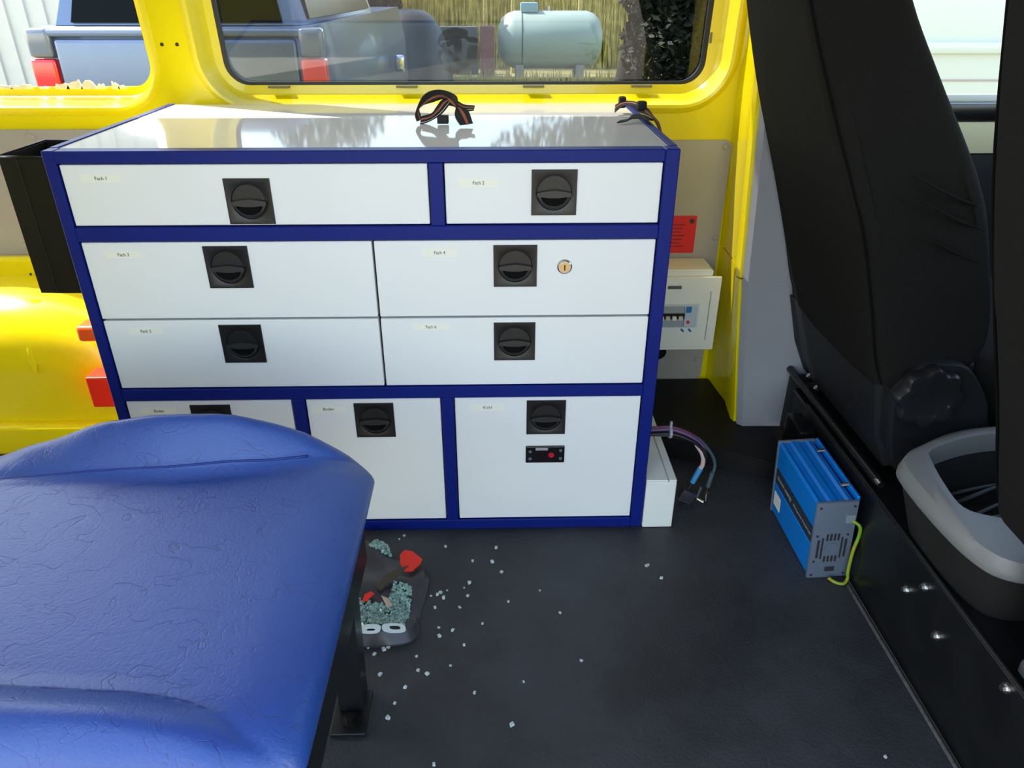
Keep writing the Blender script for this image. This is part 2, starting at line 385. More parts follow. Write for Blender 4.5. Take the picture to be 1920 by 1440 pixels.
# --- window 1 (broken) and window 2 (tinted)
win1 = bpy.data.objects.new('window_1', None); C.objects.link(win1); win1.location = (-0.7, 0.66, 0.86); struct(win1, 'smashed side window opening with glass bits left in the frame')
def shard(x, w_, h, tilt=0):
    n = random.randint(4, 6); pts = [(x-w_/2, 0)] + [(x-w_/2+w_*(k+random.random())/n, h*random.uniform(.45, 1)) for k in range(n)] + [(x+w_/2, 0)]
    bm_ = bmesh.new(); prism(bm_, [(a+.7, -0.006, b_-0.004) for a, b_ in pts], (0, 0.005, 0)); return obj('glass_shard', bm_, SHARD, win1)
for x, w_, h in ((-0.43, 0.05, 0.012), (-0.385, 0.05, 0.013), (-0.33, 0.02, 0.008), (-0.285, 0.035, 0.018), (-0.255, 0.04, 0.022), (-0.22, 0.04, 0.02), (-0.19, 0.02, 0.014), (-0.155, 0.02, 0.018), (-0.14, 0.018, 0.012), (-0.50, 0.05, 0.014)): shard(x, w_, h)
win2 = bpy.data.objects.new('window_2', None); C.objects.link(win2); struct(win2, 'tinted side window with black rubber seal above the cabinet')
x0, x1, z0, z1, r_ = W2
bm = bmesh.new(); prism(bm, [(x, sh(0.676, z), z) for x, z in rrect(x0-.01, x1+.01, z0-.01, z1+.01, r_)], (0, 0.004, 0)); obj('pane', bm, TINT, win2)
bm = bmesh.new(); A = rrect(x0, x1, z0, z1, r_); D = rrect(x0+.009, x1-.011, z0+.007, z1-.008, r_-.004)
loft(bm, [[(x, sh(0.669, z), z) for x, z in A], [(x, sh(0.664, z), z) for x, z in A], [(x, sh(0.666, z), z) for x, z in D], [(x, sh(0.675, z), z) for x, z in D]], False, False)
obj('seal', bm, RUBBER, win2, True, 40)
for x in (0.245, 0.56, 0.875, 1.145):
    bm = bmesh.new(); box(bm, x-.026, x+.026, 0.648, 0.660, 0.8575, 0.8625, 0.001); obj('clip', bm, mat('clip_grey', (110, 105, 70), 0.5), win2)
for z in (0.97, 1.02):
    bm = bmesh.new(); box(bm, 1.3005, 1.306, 0.645, 0.660, z-.012, z+.012, 0.001); obj('clip', bm, MATS['clip_grey'], win2)

# --- B pillar: yellow return (upper, lower) and grey trim
def rib(zs, xa, xb, ya=0.612, yb=0.355):
    loops_ = []
    for z in zs:
        a, b_ = interp(xa, z), interp(xb, z)
        loops_.append([(a-.004, ya, z), (a+.004, ya-.02, z), (a*0.45+b_*0.55+.012, ya*.45+yb*.55, z), (b_-.002, yb+.02, z), (b_+.002, yb+.004, z), (b_+.03, yb, z), (b_+.05, ya, z)])
    return loops_
XA = [(0.0, 1.40), (0.5, 1.387), (0.86, 1.376), (1.9, 1.34)]; XB = [(0.0, 1.408), (0.06, 1.404), (0.41, 1.366), (0.47, 1.360), (0.87, 1.338), (1.9, 1.27)]
bm = bmesh.new(); loft(bm, rib([0.0, 0.1, 0.25, 0.40, 0.458], XA, XB)); pl = struct(obj('trim_2', bm, YEL, smooth=True, auto=35), 'yellow painted door pillar lower section behind fuse box')
bm = bmesh.new(); loft(bm, rib([0.462, 0.55, 0.7, 0.86, 1.1, 1.4, 1.85], XA, XB)); struct(obj('trim_3', bm, YEL, smooth=True, auto=35), 'yellow painted door pillar upper section beside the black seat')
bm = bmesh.new(); loops = []
for z, xl in ((0.058, 1.410), (0.25, 1.388), (0.41, 1.372), (0.46, 1.366)):
    loops.append([(xl, 0.348, z), (xl+.012, 0.334, z), (1.70, 0.330, z), (1.70, 0.40, z), (xl+.045, 0.40, z)])
loft(bm, loops); struct(obj('trim_4', bm, TRIMG, smooth=True, auto=35), 'grey plastic pillar trim lower half beside the seat')
bm = bmesh.new(); loops = []
for z, xl, xr in ((0.4605, 1.366, 1.70), (0.66, 1.356, 1.64), (0.87, 1.344, 1.50), (1.2, 1.32, 1.42), (1.85, 1.28, 1.38)):
    loops.append([(xl, 0.345, z), (xl+.010, 0.333, z), (xr, 0.330, z), (xr, 0.40, z), (xl+.045, 0.40, z)])
loft(bm, loops); struct(obj('trim_5', bm, TRIMG, smooth=True, auto=35), 'grey plastic pillar trim upper half beside the seat')
tag(obj('belt_anchor', B(1.528, 1.56, 0.318, 0.331, 0.30, 0.345, 0.006, 2), BLK, None, True, 40), 'small black belt anchor on grey pillar trim', 'bracket')

# --- black step in the door well
bm = bmesh.new(); prism(bm, [(1.112, 0.606, 0.0), (1.112, 0.315, 0.0), (1.187, 0.301, 0.0), (1.322, 0.235, 0.0), (1.45, 0.174, 0.0), (1.490, 0.172, 0.0), (1.490, 0.335, 0.0), (1.70, 0.335, 0.0), (1.70, 0.606, 0.0)], (0, 0, 0.058))
bmesh.ops.bevel(bm, geom=[e for e in bm.edges if all(v.co.z > .05 for v in e.verts)], offset=0.004, segments=2, affect='EDGES')
struct(obj('trim_6', bm, BLK, smooth=True, auto=40), 'black plastic step cover in front of the pillar')

# --- roof, near side, rear frame (out of frame, they shade the interior)
struct(obj('ceiling', B(-1.7, 2.75, -1.12, 0.50, 1.85, 1.89), mat('roof_white', (196, 194, 188), 0.6)), 'white van roof lining out of the picture')
bm = bmesh.new(); box(bm, -1.7, -0.15, -1.13, -1.10, -0.04, 1.85); box(bm, 1.50, 2.75, -1.13, -1.10, -0.04, 0.85); box(bm, 1.50, 1.75, -1.13, -1.10, 0.85, 1.85); box(bm, -0.15, 1.50, -1.13, -1.10, 1.78, 1.85); box(bm, 1.75, 2.75, -1.13, -1.10, 1.5, 1.85)
struct(obj('wall_front', bm, YEL), 'near van side with the open sliding door')
bm = bmesh.new(); box(bm, -1.74, -1.70, -1.13, -0.15, -0.04, 1.0); box(bm, -1.74, -1.70, -1.13, 0.52, 1.5, 1.85); box(bm, -1.74, -1.70, -0.45, -0.15, 1.0, 1.5); box(bm, -1.74, -1.70, -1.13, -0.95, 1.0, 1.5)
struct(obj('wall_left', bm, YEL), 'rear end of the van, one door closed and one open')
bm = bmesh.new(); box(bm, 2.70, 2.75, -1.10, 0.65, -0.04, 0.88); box(bm, 2.70, 2.75, -1.10, 0.65, 1.45, 1.85); box(bm, 2.40, 2.70, -1.05, 0.60, 0.45, 0.86, 0.05, 3)
struct(obj('wall_right', bm, SEATP), 'cab bulkhead and dashboard under the windscreen')

# --- front passenger door on the far side
door = bpy.data.objects.new('door_1', None); C.objects.link(door); door.location = (2.0, 0.70, 0.2); struct(door, 'front cab door beyond the seats, lower half in grey and cream')
def dpart(n, m, x0, x1, y0, y1, z0, z1, bev=0.006):
    o_ = obj(n, B(x0, x1, y0, y1, z0, z1, bev, 2), m, None, True, 40); o_.parent = door; o_.matrix_parent_inverse = Matrix.Translation(door.location).inverted(); return o_
dpart('door_card', SEATP, 1.71, 2.7, 0.66, 0.70, -0.1, 0.69)
dpart('arm_panel', mat('cream_panel', (214, 208, 170), 0.6), 1.71, 2.7, 0.655, 0.70, 0.692, 0.772)
dpart('sill_rail', BLKG, 1.71, 2.7, 0.65, 0.70, 0.774, 0.818)
dpart('sill_strip', mat('strip_white', (205, 215, 214), 0.4), 1.71, 2.7, 0.690, 0.698, 0.8185, 0.835, 0.002)
dpart('door_pillar', BLK, 2.62, 2.7, 0.66, 0.70, 0.835, 1.85)

# ================================================================== CABINET
cab = thing('drawer_cabinet', 'white drawer cabinet with blue frame below the tinted window', 'cabinet')
W_, D_, H_ = 1.10, 0.574, 0.831
def cpart(n, m, *a, bev=0.0015, parent=cab): return obj(n, B(*a, bev, 1), m, parent)
cpart('post', BLUEF, 0.0, 0.0205, 0.0, 0.03, 0.0, H_); cpart('post', BLUEF, 1.0745, W_, 0.0, 0.03, 0.0, H_)
cpart('rail', BLUEF, 0.0206, 1.0744, 0.0, 0.03, 0.8090, H_-.0005)
cpart('rail', BLUEF, 0.0206, 1.0744, 0.0, 0.03, 0.6705, 0.6973)
cpart('rail', BLUEF, 0.0206, 1.0744, 0.0, 0.03, 0.3392, 0.3653)
cpart('rail', BLUEF, 0.0206, 1.0744, 0.0, 0.03, 0.0, 0.0253)
cpart('divider', BLUEF, 0.660, 0.6855, 0.0, 0.03, 0.6974, 0.8089)
cpart('divider', BLUEF, 0.6615, 0.6871, 0.0, 0.03, 0.0254, 0.3391)
cpart('divider', BLUEF, 0.358, 0.3838, 0.0, 0.03, 0.0254, 0.3391)
cpart('side_panel', LAM, 0.003, 0.018, 0.0305, D_, 0.0, H_-.006); cpart('side_panel', LAM, 1.082, 1.097, 0.0305, D_, 0.0, H_-.006)
cpart('back_panel', LAM, 0.0185, 1.0815, D_-.012, D_, 0.0, H_-.022)
cpart('top_panel', LAMTOP, 0.014, 1.086, 0.0305, D_, H_-.02, H_-.001, bev=0.001)
cpart('edge_strip', BLUEF, 0.0, 0.0135, 0.0305, D_, H_-.005, H_+.0008, bev=0.0005); cpart('edge_strip', BLUEF, 1.0865, W_, 0.0305, D_, H_-.005, H_+.0008, bev=0.0005)
cpart('inner_case', GAP, 0.019, 1.081, 0.026, 0.034, 0.02, 0.80, bev=0)

def make_latch():
    """flush square latch: plate with round recess, pull ring half; origin at plate centre"""
    s = 0.0405
    bm_ = bmesh.new(); n = 40; R_ = 0.0315
    sq = []
    for k in range(n):
        a = 2*PI*k/n; c_, s_ = math.cos(a), math.sin(a); q = s/max(abs(c_), abs(s_)); sq.append((q*c_, q*s_))
    cc = [(R_*math.cos(2*PI*k/n), R_*math.sin(2*PI*k/n)) for k in range(n)]
    loft(bm_, [[(x, 0.004, z) for x, z in sq], [(x, -0.0025, z) for x, z in sq], [(x*.985, -0.0035, z*.985) for x, z in sq], [(x*1.03, -0.0035, z*1.03) for x, z in cc], [(x, -0.003, z) for x, z in cc], [(x*.97, -0.0006, z*.97) for x, z in cc]], True, True)
    plate = obj('latch_plate', bm_, LATCH, None, True, 30)
    # upper half lid, slightly proud
    pts = [(0.0285*math.cos(PI*k/16), 0.003+0.0265*math.sin(PI*k/16)) for k in range(17)] + [(-0.014, 0.0065), (0, 0.0085), (0.014, 0.0065)]
    bm_ = bmesh.new(); prism(bm_, [(x, -0.0028, z) for x, z in pts], (0, 0.005, 0)); lid = obj('latch_lid', bm_, LATCH, None)
    # lower D-shaped pull ring
    bm_ = bmesh.new(); A_ = [(0.0295*math.cos(PI+PI*k/20), 0.001+0.0285*math.sin(PI+PI*k/20)) for k in range(21)]
    B_ = [(0.0235*math.cos(PI+PI*k/20), -0.0045+0.0185*math.sin(PI+PI*k/20)) for k in range(21)]
    loops_ = []
    for (ax, az), (bx, bz) in zip(A_, B_):
        loops_.append([(ax, -0.001, az), (ax, -0.006, az), (bx, -0.007, bz), (bx, -0.001, bz)])
    loft(bm_, loops_)
    bar = [(-0.0305, 0.0005), (-0.0305, -0.006), (-0.02, -0.007), (-0.008, -0.0085), (0.008, -0.0085), (0.02, -0.007), (0.0305, -0.006), (0.0305, 0.0005), (0.018, 0.003), (0, 0.005), (-0.018, 0.003)]
    prism(bm_, [(x, -0.0078, z) for x, z in bar], (0, 0.006, 0))
    ring = obj('latch_handle', bm_, LATCH2, None)
    bm_ = bmesh.new(); prism(bm_, [(0.0305*math.cos(PI+PI*k/20), 0.001+0.0305*math.sin(PI+PI*k/20), 0) for k in range(21)], (0, 0, 0.0002))
    bmesh.ops.transform(bm_, matrix=Matrix.Translation((0, -0.0008, 0)) @ Matrix.Rotation(PI/2, 4, 'X'), verts=bm_.verts[:])
    shade_disc = obj('recess_shade', bm_, INK2, None)  # flat dark half-disc that paints shade into the recess
    return [plate, lid, ring, shade_disc]
LPROTO = make_latch(); lused = [False]
def put_latch(parent, x, z, y_):
    for o_ in LPROTO:
        c_ = o_ if not lused[0] else o_.copy()
        if lused[0]: C.objects.link(c_)
        c_.parent = parent; c_.location = (x, y_, z)
    lused[0] = True
FY = 0.0045
def front(kind, x0, x1, z0, z1, latch, label, txt, tw):
    g = 0.0022
    o_ = obj(kind, B(x0+g, x1-g, FY, 0.022, z0+g, z1-g, 0.0012, 1), LAM, cab)
    put_latch(o_, latch[0], latch[1], FY)
    lx0, lx1, lz0, lz1 = label
    obj('label_strip', B(lx0, lx1, FY-.0006, FY+.0002, lz0, lz1), LABEL, o_)
    text(txt, 0.009, INK, 'lettering', o_, FRONT((lx0+lx1)/2, FY-.0007, (lz0+lz1)/2), tw)
    return o_
front('drawer', 0.0205, 0.660, 0.6973, 0.809, (0.3398, 0.7425), (0.053, 0.125, 0.777, 0.790), 'Fach 1', 0.02)
front('drawer', 0.6855, 1.0745, 0.6973, 0.809, (0.8815, 0.7555), (0.712, 0.782, 0.765, 0.781), 'Fach 2', 0.02)
front('drawer', 0.0205, 0.5505, 0.5160, 0.6705, (0.2807, 0.6205), (0.061, 0.127, 0.638, 0.653), 'Fach 3', 0.02)
dl = front('drawer', 0.5505, 1.0745, 0.5160, 0.6705, (0.8125, 0.619), (0.640, 0.705, 0.637, 0.654), 'Fach 4', 0.02)
front('drawer', 0.0205, 0.5505, 0.3653, 0.5160, (0.2808, 0.464), (0.067, 0.132, 0.485, 0.499), 'Fach 5', 0.02)
front('drawer', 0.5505, 1.0745, 0.3653, 0.5160, (0.8115, 0.4638), (0.614, 0.684, 0.489, 0.503), 'Fach 6', 0.02)
front('door', 0.0205, 0.358, 0.0253, 0.3392, (0.19, 0.287), (0.05, 0.12, 0.306, 0.322), 'Boden', 0.02)
front('door', 0.3838, 0.6615, 0.0253, 0.3392, (0.5225, 0.287), (0.392, 0.467, 0.306, 0.322), 'Boden', 0.022)
dr = front('door', 0.6871, 1.0745, 0.0253, 0.3392, (0.8775, 0.2892), (0.721, 0.791, 0.306, 0.322), 'Kühl', 0.018)
# key lock
bm = bmesh.new(); cyl(bm, (0.905, FY, 0.617), (0.905, FY-.003, 0.617), 0.0145, 0.0135, n=28); cyl(bm, (0.905, FY-.003, 0.617), (0.905, FY-.0045, 0.617), 0.0135, 0.0115, n=28)
lab(obj('lock_ring', bm, STEEL, dl, True, 30), 'round steel key lock')
obj('lock_core', CY((0.905, FY-.0035, 0.617), (0.905, FY-.006, 0.617), 0.009, n=24), BRASS, dl)
obj('keyhole', B(0.9038, 0.9062, FY-.0064, FY-.0058, 0.611, 0.622), INK, dl)
# thermostat
lab(obj('thermostat', B(0.836, 0.919, FY-.004, FY+.002, 0.177, 0.2185, 0.002, 2), BLKG, dr), 'black digital thermostat panel')
obj('thermostat_display', B(0.855, 0.897, FY-.0047, FY-.0038, 0.182, 0.207), mat('display_dark', (22, 6, 10), 0.15), dr)
obj('brand_plate', B(0.857, 0.883, FY-.0048, FY-.0038, 0.2095, 0.2155), mat('plate_silver', (150, 152, 158), 0.4), dr)
obj('status_light', CY((0.8905, FY-.0042, 0.1975), (0.8905, FY-.0058, 0.1975), 0.0062, n=20), mat('red_indicator', (150, 22, 36), 0.25, emit=((200, 20, 30), 0.12)), dr)
for x, z in ((0.8455, 0.2065), (0.8455, 0.1885), (0.9105, 0.2085), (0.9105, 0.1885)):
    obj('button', CY((x, FY-.0038, z), (x, FY-.0055, z), 0.0035, n=14), mat('button_grey', (92, 92, 94), 0.5), dr)

# ------------------------------------------------------------------ black open bin on the cabinet's left side
bb = thing('waste_holder', 'black open-topped plastic bin hung on the cabinet left side', 'bin', (-0.075, 0.19, 0.527))
def local(o_, par): o_.parent = par; o_.matrix_parent_inverse = Matrix.Translation(par.location).inverted(); return o_
bm = bmesh.new(); O_ = [(-0.153, 0.123), (-0.118, 0.12), (-0.004, 0.12), (-0.004, 0.29), (-0.153, 0.29)]
I_ = [(-0.149, 0.127), (-0.116, 0.124), (-0.008, 0.124), (-0.008, 0.286), (-0.149, 0.286)]
loft(bm, [[(x, y_, 0.527) for x, y_ in O_], [(x, y_, 0.797) for x, y_ in O_], [(x, y_, 0.797) for x, y_ in I_], [(x, y_, 0.535) for x, y_ in I_]])
local(obj('shell', bm, BLK), bb)
bm = bmesh.new(); tube(bm, [(x, y_, 0.798) for x, y_ in O_+[O_[0]]], 0.0025, 6, 0); local(obj('rim', bm, BLKG, None, True), bb)
local(obj('edge_bead', T([(-0.118, 0.1195, 0.53), (-0.118, 0.1195, 0.795)], 0.0012, 6, 0), BLKG), bb)

# ------------------------------------------------------------------ straps lying on the cabinet top
ZT = H_+.0008
st = thing('lashing_strap', 'black strap with orange and white stripes looped on middle of cabinet top', 'strap', (0.68, 0.27, ZT))
P1 = [(0.622, 0.285, ZT+.004), (0.618, 0.30, ZT+.022), (0.640, 0.32, ZT+.042), (0.668, 0.32, ZT+.050), (0.690, 0.30, ZT+.040), (0.708, 0.27, ZT+.022), (0.720, 0.245, ZT+.003)]
Wv = [(0.004, 0.012, 0.0), (0.003, 0.013, 0.004), (0.008, 0.012, -0.008), (0.004, 0.012, -0.010), (-0.010, 0.008, -0.009), (0.012, 0.006, 0.004), (0.013, 0.004, 0.001)]
def strap(par, P, W, stripes=1):
    bm_ = bmesh.new(); ribbon(bm_, P, W, 0.0022, 8); local(obj('webbing', bm_, WEB, None, True, 40), par)
    if stripes:
        for k, (m, n) in enumerate(((WEBO, 'orange_stripe'), (WEBW, 'white_stripe'))):
            if k >= stripes: continue
            Q = [tuple(Vector(a)+Vector(b_)*(0.15 if k == 0 else -0.62)) for a, b_ in zip(P, W)]
            V2 = [tuple(Vector(b_)*(0.20 if k == 0 else 0.055)) for b_ in W]
            b2 = bmesh.new(); ribbon(b2, Q, V2, 0.0034, 8); local(obj(n, b2, m, None), par)
strap(st, P1, Wv)
strap(st, [(0.625, 0.281, ZT+.005), (0.645, 0.285, ZT+.010), (0.662, 0.292, ZT+.022), (0.676, 0.302, ZT+.036), (0.688, 0.310, ZT+.038), (0.712, 0.305, ZT+.026), (0.735, 0.300, ZT+.026)],
      [(0.002, 0.003, 0.008), (0.002, 0.002, 0.008), (-.005, .002, .007), (-.006, .003, .006), (0.003, 0.008, 0.004), (0.001, 0.008, 0.005), (0.001, .004, .004)], 2)
local(obj('buckle', B(0.660, 0.683, 0.262, 0.280, ZT+.0005, ZT+.016, 0.002, 2), BLK), st)
st2 = thing('lashing_strap', 'black and orange strap hanging over right back corner of cabinet top', 'strap', (1.08, 0.32, ZT))
strap(st2, [(1.040, 0.385, ZT+.012), (1.060, 0.40, ZT+.020), (1.080, 0.385, ZT+.022), (1.092, 0.34, ZT+.016), (1.098, 0.30, ZT+.012), (1.108, 0.262, ZT+.004), (1.118, 0.235, ZT-.03), (1.120, 0.22, ZT-.09)],
      [(0.002, 0.012, 0.006), (0.004, 0.012, 0.004), (0.010, 0.008, 0.002), (0.012, 0.003, 0.002), (0.011, 0.004, -0.003), (0.008, 0.006, -0.006), (0.003, 0.012, -0.004), (0.001, 0.012, -0.003)])
strap(st2, [(1.030, 0.262, ZT+.004), (1.048, 0.268, ZT+.006), (1.062, 0.285, ZT+.010), (1.082, 0.285, ZT+.010), (1.098, 0.262, ZT+.007)],
      [(0.004, 0.006, 0.001), (0.004, 0.008, 0.001), (0.002, 0.010, 0.002), (0.004, 0.008, 0.002), (0.006, 0.006, -.001)], 0)
local(obj('strap_fold', B(1.080, 1.100, 0.33, 0.35, ZT+.016, ZT+.034, 0.005, 2), WEB, None, True, 50), st2)
local(obj('strap_fold', B(1.052, 1.068, 0.405, 0.425, ZT+.010, ZT+.034, 0.005, 2), WEB, None, True, 50), st2)

# ------------------------------------------------------------------ wall items right of the cabinet
rs = tag(obj('warning_notice', B(1.190, 1.311, 0.6035, 0.6052, 0.444, 0.545), RED), 'red printed notice stuck on grey panel right of cabinet', 'sign')
PRN = mat('dark_red_print', (96, 4, 10), 0.5)
obj('print_mark', CY((1.298, 0.6036, 0.531), (1.298, 0.6030, 0.531), 0.0075, n=6), INK, rs)
for k in range(7):
    obj('print_line', B(1.212, 1.282-.006*(k % 3), 0.6030, 0.6036, 0.520-k*.0098, 0.5225-k*.0098), PRN, rs)
tag(obj('cable_clip', B(1.205, 1.222, 0.575, 0.605, 0.385, 0.452, 0.003, 2), BLK), 'thin black clip on grey panel between notice and fuse box', 'clip')
fb = thing('fuse_box', 'white wall fuse box with breaker switches right of the cabinet', 'fuse box', (1.28, 0.55, 0.21))
bm = bmesh.new(); loft(bm, [[(1.165, 0.604, z0_), (1.165, 0.506, z1_), (1.345, 0.506, z1_), (1.345, 0.604, z0_)] for z0_, z1_ in ((0.212, 0.212), (0.430, 0.430))])
bmesh.ops.bevel(bm, geom=bm.edges[:], offset=0.004, segments=2, affect='EDGES'); local(obj('case', bm, WHITE, None, True, 40), fb)
local(obj('cover', B(1.160, 1.366, 0.494, 0.507, 0.205, 0.414, 0.004, 2), WHITE, None, True, 40), fb)
local(obj('window_recess', B(1.185, 1.315, 0.4926, 0.496, 0.272, 0.340), mat('fuse_recess', (198, 204, 206), 0.5), None), fb)
local(obj('handle_grip', B(1.225, 1.262, 0.4915, 0.497, 0.382, 0.391, 0.002, 2), mat('grip_grey', (86, 86, 84), 0.5), None), fb)
bk = local(obj('breaker', B(1.188, 1.276, 0.487, 0.4935, 0.276, 0.334, 0.002, 1), mat('breaker_grey', (150, 158, 164), 0.5), None), fb)
local(obj('breaker', B(1.277, 1.308, 0.487, 0.4935, 0.276, 0.337, 0.002, 1), mat('breaker_light', (178, 192, 204), 0.5), None), fb)
local(obj('breaker_band', B(1.188, 1.276, 0.4855, 0.4875, 0.300, 0.316), BLK, None), fb)
for k in range(5): local(obj('toggle', B(1.192+k*.017, 1.203+k*.017, 0.479, 0.487, 0.298, 0.309, 0.001, 1), mat('toggle_light', (196, 190, 186), 0.5) if k % 2 == 0 else WHITE, None), fb)
local(obj('test_button', B(1.279, 1.293, 0.4855, 0.4875, 0.318, 0.335), mat('button_blue', (30, 110, 170), 0.4), None), fb)
local(obj('test_button', CY((1.287, 0.4875, 0.291), (1.287, 0.484, 0.291), 0.0045, n=12), REDP, None), fb)
for x in (1.276, 1.296): local(obj('blue_mark', PR([(x-.005, 0.4925, 0.265), (x+.003, 0.4925, 0.258), (x+.006, 0.4925, 0.262), (x-.002, 0.4925, 0.270)], (0, .0015, 0)), MATS['button_blue']), fb)
local(obj('hinge_line', B(1.340, 1.342, 0.4930, 0.496, 0.235, 0.375), mat('line_grey', (130, 130, 126), 0.6), None), fb)
sk = thing('power_socket', 'small round black socket with orange collar under the fuse box', 'socket', (1.235, 0.60, 0.15))
local(obj('socket_body', CY((1.232, 0.604, 0.175), (1.232, 0.555, 0.168), 0.026, 0.024, n=24), BLK, None, True, 30), sk)
local(obj('collar', CY((1.222, 0.604, 0.192), (1.222, 0.545, 0.186), 0.014, n=18), ORAN, None, True, 30), sk)

# white cable duct on the floor, right of the cabinet
cd = thing('cable_duct', 'white box-shaped cable duct on floor against cabinet right side', 'duct', (1.135, 0.15, 0))
local(obj('channel', B(1.1015, 1.168, -0.004, 0.30, 0.0005, 0.124, 0.002, 1), WHITE), cd)
local(obj('lid', B(1.1015, 1.149, -0.002, 0.30, 0.1242, 0.129, 0.001, 1), WHITE), cd)
local(obj('lid_edge', B(1.1515, 1.168, -0.002, 0.30, 0.1242, 0.129, 0.001, 1), WHITE), cd)

# cable bundle
cb = thing('cable_bundle', 'bundle of loose wires with plugs hanging beside the white cable duct', 'cables', (1.24, 0.10, 0.0))
def wire(n, m, P, r_): local(obj(n, T(P, r_, 8, 6), m, None, True), cb)
for k, (m, dy, dz, r_) in enumerate(((CABP, 0.0, 0.004, 0.0045), (CABLE, 0.006, -0.003, 0.005), (CABLE, -0.006, -0.004, 0.004), (mat('cable_redviolet', (104, 40, 66), 0.45), 0.004, 0.008, 0.003))):
    wire('wire', m, [(1.102, 0.12+dy, 0.176+dz), (1.14, 0.115+dy, 0.182+dz), (1.175, 0.108+dy, 0.186+dz), (1.215, 0.10+dy, 0.174+dz), (1.245, 0.098+dy, 0.150+dz), (1.256, 0.096+dy, 0.125)], r_)
wire('wire', CABG, [(1.102, 0.122, 0.170), (1.15, 0.118, 0.170), (1.22, 0.105, 0.176), (1.262, 0.10, 0.140), (1.282, 0.10, 0.100), (1.278, 0.098, 0.060)], 0.004)
wire('wire', CABW, [(1.232, 0.10, 0.155), (1.248, 0.096, 0.130), (1.252, 0.095, 0.105), (1.247, 0.095, 0.090)], 0.0055)
local(obj('sleeve', CY((1.248, 0.095, 0.092), (1.233, 0.094, 0.052), 0.0068, 0.0062, n=12), CABB, None, True, 40), cb)
local(obj('sleeve', CY((1.279, 0.098, 0.078), (1.272, 0.096, 0.038), 0.0055, n=12), CABG, None, True, 40), cb)
wire('wire', CABLE, [(1.234, 0.094, 0.055), (1.229, 0.093, 0.042), (1.224, 0.092, 0.034)], 0.003)
mx = Matrix.Translation((1.222, 0.088, 0.019)) @ Matrix.Rotation(0.45, 4, 'Y')
bm = bmesh.new(); box(bm, -0.018, 0.018, -0.009, 0.009, -0.012, 0.016, 0.003, 2, mx); local(obj('connector', bm, mat('connector_dark', (48, 46, 54), 0.45), None, True, 40), cb)
bm = bmesh.new(); box(bm, -0.017, 0.017, -0.007, 0.007, -0.016, -0.0115, 0.001, 1, mx); local(obj('connector_face', bm, STEEL), cb)
wire('wire', CABLE, [(1.272, 0.096, 0.04), (1.271, 0.094, 0.03), (1.270, 0.092, 0.022)], 0.003)
local(obj('plug', CY((1.270, 0.092, 0.024), (1.269, 0.090, 0.003), 0.0052, n=12), STEEL, None, True, 30), cb)
local(obj('plug', CY((1.256, 0.094, 0.040), (1.248, 0.090, 0.012), 0.004, n=10), mat('plug_dark', (60, 60, 62), 0.4), None, True, 30), cb)
local(obj('plug', CY((1.248, 0.088, 0.010), (1.262, 0.080, 0.005), 0.0035, n=10), STEEL, None, True, 30), cb)
bm = bmesh.new(); bmesh.ops.create_cone(bm, segments=16, radius1=0.0145, radius2=0.0145, depth=0.006, cap_ends=True, matrix=Matrix.Translation((1.170, 0.108, 0.184)) @ Matrix.Rotation(PI/2, 4, 'Y'))
box(bm, 1.168, 1.173, 0.105, 0.110, 0.196, 0.212); local(obj('cable_tie', bm, mat('tie_clear', (150, 150, 158), 0.4)), cb)

# ================================================================== BLUE INVERTER
inv = thing('power_inverter', 'blue power inverter with grey end plate standing on floor', 'inverter', (1.4555, -0.06, 0.0))
TI = Matrix.Translation((0, 0, 0.0)) @ Matrix.Rotation(math.radians(-4.0), 4, 'Y')
X0, X1, Y0, Y1, ZI = -0.040, 0.038, -0.110, 0.118, 0.192
def ip(n, bm_, m, smooth=False, par=None):
    bmesh.ops.transform(bm_, matrix=TI, verts=bm_.verts[:]); o_ = obj(n, bm_, m, par or inv, smooth, 40 if smooth else None); return o_
# ribbed extrusion (section in x,z swept along y)
sec = [(X0+.004, 0.004), (X1-.002, 0.004), (X1, 0.008)] + [(X1, 0.06), (X1-.004, 0.064), (X1-.004, 0.13), (X1, 0.134), (X1, ZI-.012), (X1-.006, ZI-.003), (X1-.016, ZI), (X1-.022, ZI-.003), (X1-.034, ZI-.003), (X1-.040, ZI), (X1-.052, ZI), (X1-.057, ZI-.003), (X0+.010, ZI-.003), (X0+.004, ZI), (X0, ZI-.006), (X0, 0.128), (X0+.003, 0.124), (X0+.003, 0.085), (X0, 0.081), (X0, 0.008)]
bm = bmesh.new(); prism(bm, [(x, Y0+.006, z) for x, z in sec], (0, Y1-Y0-.012, 0)); ip('body', bm, INVB)
ip('band', B(X0+.0005, X0+.004, Y0+.007, Y1-.007, 0.086, 0.123), INVD)
e1 = ip('end_plate', B(X0-.002, X1+.002, Y0-.002, Y0+.006, 0.0, ZI+.001, 0.003, 2), INVG, True)
e2 = ip('end_plate', B(X0-.002, X1+.002, Y1-.006, Y1+.002, 0.0, ZI+.001, 0.003, 2), INVG, True)
ip('mount_flange', B(X1, X1+.007, Y0+.006, Y1-.006, ZI-.010, ZI+.006, 0.002, 1), INVB)
for y_ in (-0.062, 0.062):
    ip('mount_screw', CY((X1-.000, y_, ZI+.006), (X1-.016, y_, ZI+.0055), 0.0042, n=10), STEEL)
zc = 0.078; xc = -0.001
def slot(x, z, w_, h): ip('vent_slot', B(x-w_/2, x+w_/2, Y0-.0027, Y0-.001, z-h/2, z+h/2, 0.0), INK, par=e1)
for k in range(-1, 3): slot(xc-.0035+k*.0075-.0, zc+.029, 0.0042, 0.017); slot(xc-.0035+k*.0075, zc-.027, 0.0042, 0.015)
